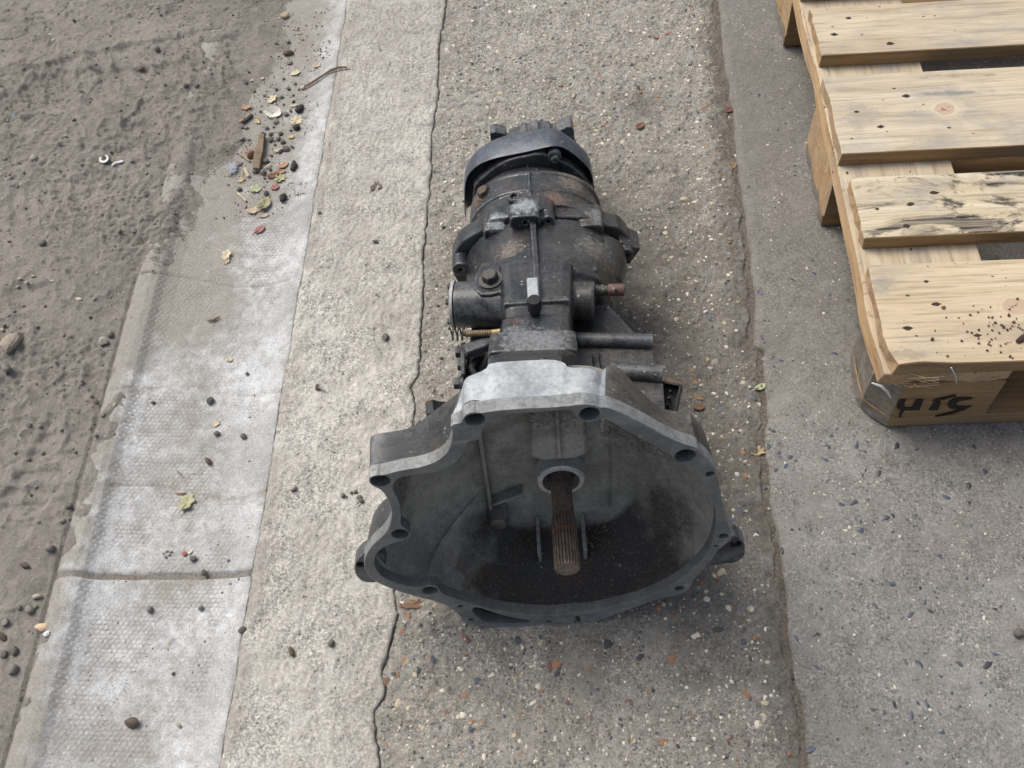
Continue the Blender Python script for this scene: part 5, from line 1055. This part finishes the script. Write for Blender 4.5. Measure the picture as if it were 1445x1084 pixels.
def on_heap(x, y): return (np.abs(x-(-0.4889)-.06*(y-1.2)+.02*np.sin(y*40)) < .055*(.4+fbm(x, y, 40, 2, 161)))
stuff_stones('litter_grit', None, 900, (-0.4889-.09, -0.4889+.075), (1.0208, 1.4894), on_heap, lambda r: r.uniform(.0012, .0034)+.004*r.random()**5, [('g', 50), ('d', 35), ('p', 6), ('b', 40)], seed=23, mats=SM, names=['g', 'd', 'p', 'b'], flat=.7, proud=.2)['label'] = 'mixed fine grit swept into the litter heap'
LEAFM = {}
def leafmat(n, a, b):
    a = tuple(x*.80 for x in a); b = tuple(x*.85 for x in b)
    if n not in LEAFM:
        m = N(n); f = m.noise(120, 5, .65); c = m.mix(m.rng(f, .35, .65), a, b); LEAFM[n] = m.out(c, .75, 0, m.noise(400, 3), .3, .0005, .25)
    return LEAFM[n]
CREAM = leafmat('dry_cream_leaf', (.52, .44, .30), (.66, .58, .42)); YELL = leafmat('yellow_leaf', (.48, .37, .18), (.58, .48, .29)); BRN = leafmat('brown_leaf', (.13, .065, .042), (.22, .12, .075))
ORNG = leafmat('orange_leaf', (.36, .20, .12), (.48, .31, .20)); PINKL = leafmat('pink_leaf', (.29, .13, .115), (.38, .20, .17)); GRN = leafmat('pale_green_leaf', (.36, .40, .22), (.50, .52, .34)); OLIV = leafmat('olive_leaf', (.20, .20, .11), (.42, .37, .24)); YGRN = leafmat('yellow_green_leaf', (.34, .34, .17), (.46, .44, .28)); TANL = leafmat('pale_tan_leaf', (.48, .38, .27), (.58, .48, .36))
def leaf(px, size, mat, label, shape='lobed', curl=.5, rz=None, lift=.0012, stem=True, aspect=.7, z=None, tilt=.2, name='leaf', cat='leaf', lobes=5):
    r = random.Random(int(px[0]*9e4)+int(px[1]*7e4)); n = 36; pts = []
    for i in range(n):
        a = 2*PI*i/n
        if shape == 'lobed':
            t_ = (1-math.cos(a))/2; lob = .34+.66*abs(math.cos(PI*(lobes*.5)*t_+.4))**.7; q = 1.0
            pts.append((.5*math.cos(a)*(1+.04*r.random()), (1 if a < PI else -1)*.62*aspect*(math.sin(PI*min(1, max(0, t_*.94+.03)))**.7)*lob*(1+.1*r.random()))); continue
        elif shape == 'oval': q = 1.0-.25*abs(math.cos(a))**6*0
        else: q = .8+.5*(r.random()-.5)
        if shape == 'oval': pts.append((.5*math.cos(a)*(1+.06*r.random()), .5*aspect*math.copysign(abs(math.sin(a))**1.35, math.sin(a))*(1+.10*r.random()))); continue
        pts.append((.5*q*math.cos(a)*(1+.05*r.random()), .5*aspect*q*math.sin(a)*(1+.05*r.random())))
    V = []; F = []
    rg = (0.0, .35, .7, 1.0)
    bx, by = r.uniform(-.6, .6), r.uniform(.4, 1.0)
    def P(a, b): return (a*size, b*size, size*(curl*(b*b*1.6*by+a*a*.7+.5*bx*a*b)+.02*math.sin(a*19)*math.sin(b*17)+.05*abs(b)))
    V.append(P(0, 0))
    for q in rg[1:]: V += [P(a*q, b*q) for a, b in pts]
    for i in range(n): F.append((0, 1+i, 1+(i+1) % n))
    for k in range(2):
        for i in range(n): F.append((1+k*n+i, 1+(k+1)*n+i, 1+(k+1)*n+(i+1) % n, 1+k*n+(i+1) % n))
    mb = MB(); mb.add(V, F)
    o = mb.build(name, mat, None, ang=60); so = o.modifiers.new('thick', 'SOLIDIFY'); so.thickness = .00035
    o.location = (px[0], px[1], (dz(*px) if z is None else z)+lift); o.rotation_euler = (r.uniform(-tilt, tilt), r.uniform(-tilt, tilt), r.uniform(0, 6.28) if rz is None else rz)
    if stem:
        ms = MB(); ms.tube([(-.1*size, 0, .0006), (-.5*size, .01*size, .001+curl*size*.17), (-.78*size, .05*size, .001)], [.0006, .0006, .0004], 5); ms.build('stem', mat, o)
    return tag(o, label, cat)
leaf((-0.5047, 0.5481), .026, YGRN, 'yellow green lobed leaf with a stem lying in the middle of the gutter', rz=1.3, curl=.35)
leaf((-0.4876, 0.7668), .015, CREAM, 'folded cream leaf scrap on the gutter right of centre', 'rag', curl=1.0, stem=False)
leaf((-0.4877, 0.6626), .013, CREAM, 'ragged cream leaf scrap just above a dark pebble in the gutter', 'rag', curl=.6, stem=False)
leaf((-0.5226, 0.9489), .019, CREAM, 'cream lobed leaf on the dirt line at the gutter edge below the litter heap', rz=1.4, curl=.4, stem=False)
leaf((-0.5205, 0.9369), .012, TANL, 'small tan leaf scrap tucked under a cream lobed leaf at the gutter edge', 'rag', stem=False)
leaf((-0.7155, 0.856), .013, CREAM, 'thin cream leaf scrap on the dirt right of the white chips', 'rag', aspect=.4, stem=False)
leaf((-0.463, 1.1227), .022, ORNG, 'bright orange curled leaf right of the wood splinter', 'oval', rz=.8, curl=.8, aspect=.5, stem=False)
leaf((-0.4646, 1.1109), .017, ORNG, 'smaller orange leaf fold just below the bright orange curled leaf', 'oval', rz=.1, curl=.8, aspect=.45, stem=False)
leaf((-0.4759, 1.1039), .020, BRN, 'brown curled leaf between the wood splinter and the orange leaf', 'oval', rz=.3, curl=.7, aspect=.55, stem=False)
leaf((-0.4627, 1.0977), .021, YGRN, 'small yellow green lobed leaf below the orange leaf', rz=1.0, curl=.3, lobes=7)
leaf((-0.4688, 1.079), .014, PINKL, 'small pink leaf below the yellow green lobed leaf', 'oval', rz=.4, curl=.5, stem=False)
leaf((-0.4995, 1.077), .019, GRN, 'pale green lobed leaf below the white fluff and splinter', rz=.2, curl=.3, stem=False)
leaf((-0.4951, 1.0355), .026, TANL, 'tan torn half of the big curled leaf at the foot of the litter heap', 'rag', rz=.2, curl=.5, stem=False, aspect=.6)
leaf((-0.4799, 1.0436), .028, OLIV, 'big olive curled leaf at the foot of the litter heap', 'oval', rz=1.2, curl=.9, aspect=.6, lift=.003)
leaf((-0.479, 1.0239), .016, TANL, 'tan curled leaf tip under the big olive leaf', 'oval', rz=.1, curl=.9, aspect=.45, stem=False)
leaf((-0.4801, 0.9963), .018, PINKL, 'reddish leaf lying alone below the litter heap', 'oval', rz=.7, curl=.5)
leaf((-0.4541, 1.2205), .024, CREAM, 'cream lobed leaf at the right edge of the litter heap', rz=1.1, curl=.3, lobes=7)
leaf((-0.5039, 1.2738), .020, CREAM, 'pale star shaped leaf above the white shell cup', rz=.7, curl=.3, stem=False)
leaf((-0.4583, 1.1847), .013, YELL, 'small yellow leaf right of the pebbles in the litter heap', 'rag', stem=False)
leaf((-0.4749, 1.1577), .018, CREAM, 'narrow cream yellow leaf lying between pebbles of the heap', 'oval', rz=.5, aspect=.35, stem=False)
leaf((-0.5432, 1.2542), .020, ORNG, 'orange frilly leaf at the upper left of the litter heap', 'rag', stem=False, curl=.8)
leaf((-0.5194, 1.2229), .012, YELL, 'yellowish leaf scrap beside the dark bark piece', 'rag', stem=False)
leaf((-0.5463, 1.2238), .010, ORNG, 'orange leaf scrap at the left end of the dark bark piece', 'rag', stem=False)
leaf((-0.4649, 1.2561), .014, CREAM, 'narrow cream leaf above the dark curled pod', 'oval', aspect=.35, rz=.3, stem=False)
leaf((-0.472, 1.3325), .017, CREAM, 'cream lobed leaf left of the twig tip near the top', rz=.2, curl=.3, stem=False)
leaf((-0.4365, 1.3446), .015, TANL, 'tan lobed leaf above the twig on the white gutter edge', rz=.8, curl=.4, stem=False)
leaf((-0.5267, 1.3212), .009, CREAM, 'tiny cream leaf scrap on the dirt near the top', 'rag', stem=False)
leaf((-0.4726, 1.4159), .008, ORNG, 'tiny orange leaf scrap on the far gutter edge', 'rag', stem=False)
leaf((-0.5437, 1.3152), .008, TANL, 'tiny tan leaf scrap left of the stones near the top', 'rag', stem=False)
leaf((-0.5261, 1.0966), .013, YELL, 'yellow leaf scrap just under the white fluff', 'rag', stem=False)
leaf((-0.3078, 1.0629), .022, leafmat('grey_brown_leaf', (.16, .13, .11), (.25, .21, .18)), 'grey brown dry leaf on the far kerb strip left of the gearbox tail', 'rag', curl=.5, rz=1.0)
leaf((0.0936, 1.1792), .017, BRN, 'dark red brown leaf on the pavement right of the gearbox tail', 'oval', rz=1.0, curl=.7, stem=False)
leaf((0.233, 1.2139), .016, leafmat('dark_red_leaf', (.12, .05, .05), (.2, .09, .08)), 'dark red leaf in the far part of the pavement joint', 'lobed', rz=.5, stem=False)
leaf((0.2278, 1.0968), .017, leafmat('rusty_leaf', (.20, .12, .07), (.29, .18, .115)), 'rusty brown curled leaf in the pavement joint', 'oval', rz=.3, curl=.8, stem=False)
leaf((0.2323, 0.708), .018, GRN, 'pale green curled leaf on the edge of the grey slab', 'oval', rz=.6, curl=1.0, aspect=.5)
leaf((0.228, 0.6824), .010, CREAM, 'small cream folded leaf scrap at the slab edge below the green leaf', 'rag', stem=False)
leaf((0.1583, 0.6299), .012, GRN, 'pale green leaf scrap on the oily pavement right of the bell housing', 'rag', rz=1.5, aspect=.45, stem=False)
leaf((0.1506, 0.6756), .015, leafmat('wet_orange_leaf', (.17, .09, .05), (.24, .13, .075)), 'flat rusty orange leaf right of the plug connector', 'oval', rz=.1, aspect=.6, curl=.15, stem=False)
leaf((0.1508, 0.6916), .014, leafmat('wet_tan_leaf', (.24, .15, .08), (.32, .21, .12)), 'curled tan orange leaf above the flat rusty leaf by the connector', 'oval', rz=-.7, aspect=.45, curl=.5, stem=False)
leaf((0.2214, 0.6134), .020, leafmat('crumpled_tan_leaf', (.36, .26, .13), (.48, .38, .22)), 'crumpled tan leaf in the joint right of the bell housing', 'rag', curl=1.0, stem=False)
leaf((0.1182, 0.7146), .018, leafmat('pressed_tan_leaf', (.24, .17, .11), (.31, .23, .16)), 'pressed brown tan leaf right of the lower cross tube', 'oval', rz=-.5, aspect=.45, curl=.1, stem=False)
leaf((-0.2007, 0.4099), .034, leafmat('wet_brown_leaf', (.19, .11, .065), (.30, .19, .12)), 'pressed brown leaf shreds under the left rim of the bell housing', 'rag', curl=.05, rz=.1, aspect=.4, stem=False)
LZ = Vector((-0.1148, 0.674, 0.1414))
leaf((LZ.x, LZ.y), .017, leafmat('reddish_tan_leaf', (.27, .14, .10), (.36, .21, .155)), 'reddish tan leaf lying on the gearbox behind the bright bell top', 'rag', curl=.3, rz=.4, stem=False, z=LZ.z+.016)

def stick(pts, r0, mat, label, name='stick', cat='stick', z=.003, n=6):
    P = []
    for i, (x, y) in enumerate(pts): P.append((x, y, dz(x, y)+z))
    mb = MB(); k = len(P); mb.tube(P, [r0*(1-.35*abs(2*i/(k-1)-1))*(1+.15*math.sin(i*2.3)) for i in range(k)], n); return tag(mb.build(name, mat), label, cat)
TWIG = plain('brown_twig', (.17, .11, .07), .85); PALEW = plain('pale_dry_stalk', (.52, .44, .31), .8); OLDW = wood('old_grey_splinter', (.16, .12, .08), (.25, .19, .13), (.14, .12, .1))
stick([(-0.4526, 1.2948), (-0.4382, 1.3025), (-0.4219, 1.3135), (-0.4074, 1.3213), (-0.3935, 1.3241), (-0.3804, 1.3236)], .0022, TWIG, 'thin brown twig bridging the gutter edge near the top', 'twig', 'twig', .004)
leaf((-0.3815, 1.3236), .012, TANL, 'tan leaf scrap at the right tip of the twig', 'rag', stem=False)
stick([(-0.4573, 1.295), (-0.4516, 1.2964)], .0045, PALEW, 'broken pale end of the twig on the gutter edge', 'twig_end', 'twig')
q = [(-0.5046, 1.1878), (-0.502, 1.1136)]
mb = MB(); a, b = [Vector((x, y, dz(x, y)+.006)) for x, y in q]; d = (b-a).normalized(); s = Vector((d.y, -d.x, 0))
mb.rings([[a+s*.0035+Vector((0, 0, .004)), a-s*.0045+Vector((0, 0, .005)), a-s*.004-Vector((0, 0, .004)), a+s*.003-Vector((0, 0, .004))], [(a+b)/2+s*.0065+Vector((0, 0, .006)), (a+b)/2-s*.006+Vector((0, 0, .0045)), (a+b)/2-s*.006-Vector((0, 0, .004)), (a+b)/2+s*.006-Vector((0, 0, .004))], [b+s*.006+Vector((0, 0, .005)), b-s*.004+Vector((0, 0, .003)), b-s*.004-Vector((0, 0, .005)), b+s*.005-Vector((0, 0, .005))]])
tag(mb.build('wood_splinter', OLDW, sub=2, jit=.0006, bevel=.0008), 'long grey brown wood splinter standing out in the litter heap', 'splinter')
q = [(-0.5233, 1.1201), (-0.5136, 1.1021)]; stick(q, .0036, PALEW, 'short thick cream stalk left of the wood splinter foot')
stick([(-0.5259, 1.0691), (-0.51, 1.0529)], .0021, PALEW, 'thin straight pale stalk below the white fluff')
stick([(-0.4917, 1.1192), (-0.4817, 1.1278)], .0020, PALEW, 'pale stalk leaning right of the splinter foot')
stick([(-0.538, 1.1537), (-0.5178, 1.1349)], .0022, plain('tan_stalk', (.36, .27, .16), .8), 'tan stalk beside the reddish brown nut')
stick([(-0.5432, 1.219), (-0.5308, 1.236)], .0042, plain('dark_bark', (.075, .065, .052), .9), 'dark bark piece at the upper left of the litter heap', 'bark_piece', 'bark')
stick([(-0.4932, 0.3642), (-0.488, 0.3719)], .0011, PALEW, 'thin pale stalk lying on the near gutter unit')
stick([(-0.5292, 0.8294), (-0.5202, 0.8305), (-0.5131, 0.8365)], .0016, TWIG, 'short curved twig on the gutter beside the dirt tongue', 'twig', 'twig')
stick([(-0.523, 0.561), (-0.5144, 0.56), (-0.5074, 0.562)], .0014, plain('reddish_stalk', (.30, .2, .13), .8), 'reddish stalk above the yellow green leaf in the gutter')
stick([(-0.5256, 0.5924), (-0.5185, 0.5852)], .0010, TWIG, 'tiny dark twig on the gutter floor above the reddish stalk', 'twig', 'twig')
POD = plain('black_brown_pod', (.040, .034, .028), .7, 0, .3, 200)
for q, lab in (([(-0.4579, 1.2397), (-0.4528, 1.2443), (-0.448, 1.2522)], 'dark curled pod right of the white shell cup'), ([(-0.4456, 1.1103), (-0.4434, 1.1191), (-0.4447, 1.1281)], 'dark elongated pod right of the orange leaf'), ([(-0.4533, 1.0485), (-0.4521, 1.0556), (-0.4496, 1.0612)], 'dark fat pod on the gutter below the orange leaf'), ([(-0.4563, 1.2033), (-0.4506, 1.2031), (-0.4462, 1.2045)], 'dark short pod under the cream lobed leaf')):
    stick(q, .0052, POD, lab, 'pod', 'pod', .004, 8)
one((-0.5189, 1.1485), .021, 3, 'reddish brown nut resting against the wood splinter', 'nut', name='nut', k=2)
NUT = plain('reddish_brown_husk', (.25, .135, .095), .75, 0, .25, 150); o = bpy.data.objects['nut']; o.data = o.data.copy(); o.data.materials[0] = NUT
o = tag(instance('brick_chip', rock_mesh('brick_chip', plain('tan_brick', (.36, .29, .20), .9), 903, 2, .6), (*(-0.5097, 1.4775), dz(*(-0.5097, 1.4775))+.004), (0, 0, .3), (.017, .014, .016)), 'tan squarish stone at the top beside the far gutter', 'stone')
# white shell cup, fluff, washer, plastic scraps
WHT = plain('dirty_white_shell', (.62, .58, .50), .6, 0, .2, 200)
x, y = (-0.4966, 1.2412)
mb = MB(); mb.lathe([(.004, 0), (.011, .003), (.0125, .0065), (.0118, .0075), (.0095, .0062), (.003, .0035), (0, .0034)], (0, 0, 0), (.15, -.25, 1), 22)
o = mb.build('shell_cup', WHT, jit=.0005); o.location = (x, y, dz(x, y)); o.scale = (1.1, .85, 1); tag(o, 'white broken shell cup in the upper part of the litter heap', 'shell')
FLF = plain('white_fluff', (.72, .74, .77), .9, 0, .1, 200); x, y = (-0.5423, 1.1193); z = dz(x, y); r = random.Random(5); mb = MB()
for i in range(420):
    a = r.uniform(0, 6.28); e = r.uniform(-.1, 1.2); l_ = r.uniform(.002, .008); p = Vector((x+r.gauss(0, .0028), y+r.gauss(0, .0042), z+.003))
    q = p+Vector((math.cos(a)*math.cos(e), math.sin(a)*math.cos(e)*1.2, math.sin(e)*.8))*l_; mb.tube([p, (p+q)/2+Vector((0, 0, .0012)), q], [.0004, .0004, .00012], 3)
tag(mb.build('fluff', FLF), 'white tuft of downy fluff left of the reddish brown nut', 'fluff')
mb = MB(); prof = [(.0042, 0), (.0042, .0016), (.0072, .0018), (.0078, .0009), (.0076, 0)]; mb.lathe(prof, (0, 0, 0), (0, 0, 1), 28, cap=False); x, y = (-0.7432, 1.127)
wr_ = mb.build('washer', plain('off_white_plastic', (.62, .60, .55), .5)); wr_.location = (x, y, dz(x, y)+.0025); wr_.rotation_euler = (.15, .05, 0); tag(wr_, 'off white plastic washer with dark centre lying in the dirt', 'washer')
mb = MB(); mb.lathe([(.0044, 0), (.0040, .0008), (.0015, .0012), (.0012, .0004), (0, .0004)], (0, 0, 0), (0, 0, 1), 18); h = mb.build('washer_centre', SM[1], wr_)
q = [(-0.7288, 1.1146), (-0.7259, 1.1219), (-0.7197, 1.1248), (-0.7113, 1.123)]; stick(q, .0024, plain('white_plastic', (.68, .68, .67), .5), 'white plastic hook beside the washer in the dirt', 'plastic_scrap', 'plastic', .003, 8)
BLU = plain('blue_plastic', (.16, .26, .52), .5, 0, .15)
for q, lab in (((-0.9262, 1.228), 'left piece of bright blue plastic in the dirt at the left'), ((-0.9215, 1.2327), 'right piece of bright blue plastic in the dirt at the left')):
    o = instance('plastic_scrap', rock_mesh('plastic_scrap', BLU, 77, 1, .3), (*q, dz(*q)+.0015), (.2, .1, .5), (.009, .007, .008)); tag(o, lab, 'plastic')
o = instance('red_scrap', rock_mesh('red_scrap', plain('dull_red', (.30, .075, .06), .7), 78, 1, .5), (*(-0.4945, 0.478), dz(*(-0.4945, 0.478))+.002), (0, 0, .3), (.008, .008, .008)); tag(o, 'dull red scrap on the gutter above the open joint', 'scrap')
o = instance('white_scrap', rock_mesh('white_scrap', WHT, 79, 1, .4), (*(-0.4869, 0.4809), dz(*(-0.4869, 0.4809))+.002), (0, 0, .9), (.010, .006, .008)); tag(o, 'white scrap beside the dull red scrap on the gutter', 'scrap')
x, y = (-0.643, 0.3793); o = instance('shell_piece', rock_mesh('shell_piece', plain('orange_cream_shell', (.58, .44, .28), .6, 0, .35, 60), 81, 2, .5), (x, y, dz(x, y)+.003), (.3, .2, .2), (.017, .013, .016)); tag(o, 'cream and orange shell piece at the gutter rim in the dirt', 'shell')
x, y = (-0.6344, 0.3699); o = instance('white_chip', rock_mesh('white_chip', plain('white_chip', (.68, .70, .72), .6), 82, 1, .5), (x, y, dz(x, y)+.002), (.3, .2, .9), (.010, .008, .008)); tag(o, 'small white chip below the cream and orange shell piece', 'stone chip')
# on the pallet: bark chip, crumbs, frayed threads
PM = PAL.matrix_world.copy(); PM = Matrix.Translation(PAL.location) @ PAL.rotation_euler.to_matrix().to_4x4()
BRK = plain('dark_bark_chip', (.055, .030, .024), .85)
p = PM @ Vector((*(0.1536, 0.0305), .1455)); o = instance('bark_chip', rock_mesh('bark_chip', BRK, 91, 2, .4), p, (.1, .1, .5), (.026, .012, .014)); tag(o, 'dark curled bark chip on the front pallet board at the right edge', 'bark')
r = random.Random(9); mb = MB(); cx, cy = (0.1375, 0.0332)
for i in range(190):
    x, y = r.gauss(cx+.02, .045), r.gauss(cy-.002, .030)
    if not (.05 < x < .35 and .003 < y < .14): continue
    s = r.uniform(.0006, .0022)*(1 if r.random() < .85 else 1.5); mb.box(PM @ Vector((x, y, .1449)), (s*1.3, s, s*.7), r.randrange(2), Matrix.Rotation(r.uniform(0, 3), 3, 'Z'))
o = mb.build('bark_crumbs', [BRK, plain('red_brown_crumb', (.16, .075, .05), .9)], smooth=False); tag(o, 'dark bark crumbs scattered on the front pallet board', kind='stuff')
TH = plain('white_thread', (.70, .69, .66), .7)
mb = MB(); mb.tube([PM @ Vector(p) for p in ([(-0.0178, -0.006, 0.1178), (-0.0062, -0.008, 0.1124), (0.0054, -0.006, 0.0957), (0.0142, -0.003, 0.077)])], [.0008, .0018, .0016, .0007], 6)
tag(mb.build('thread', TH), 'white frayed thread hanging over the broken pallet corner', 'thread')
mb = MB(); mb.tube([PM @ Vector(p) for p in ([(0.0672, -0.0015, 0.138), (0.0731, -0.003, 0.1285), (0.0786, -0.002, 0.1176), (0.0834, -0.0015, 0.1033)])], [.0010, .0006, .0005, .0004], 5)
tag(mb.build('thread', TH), 'thin grey white thread hanging on the front edge of the pallet', 'thread')
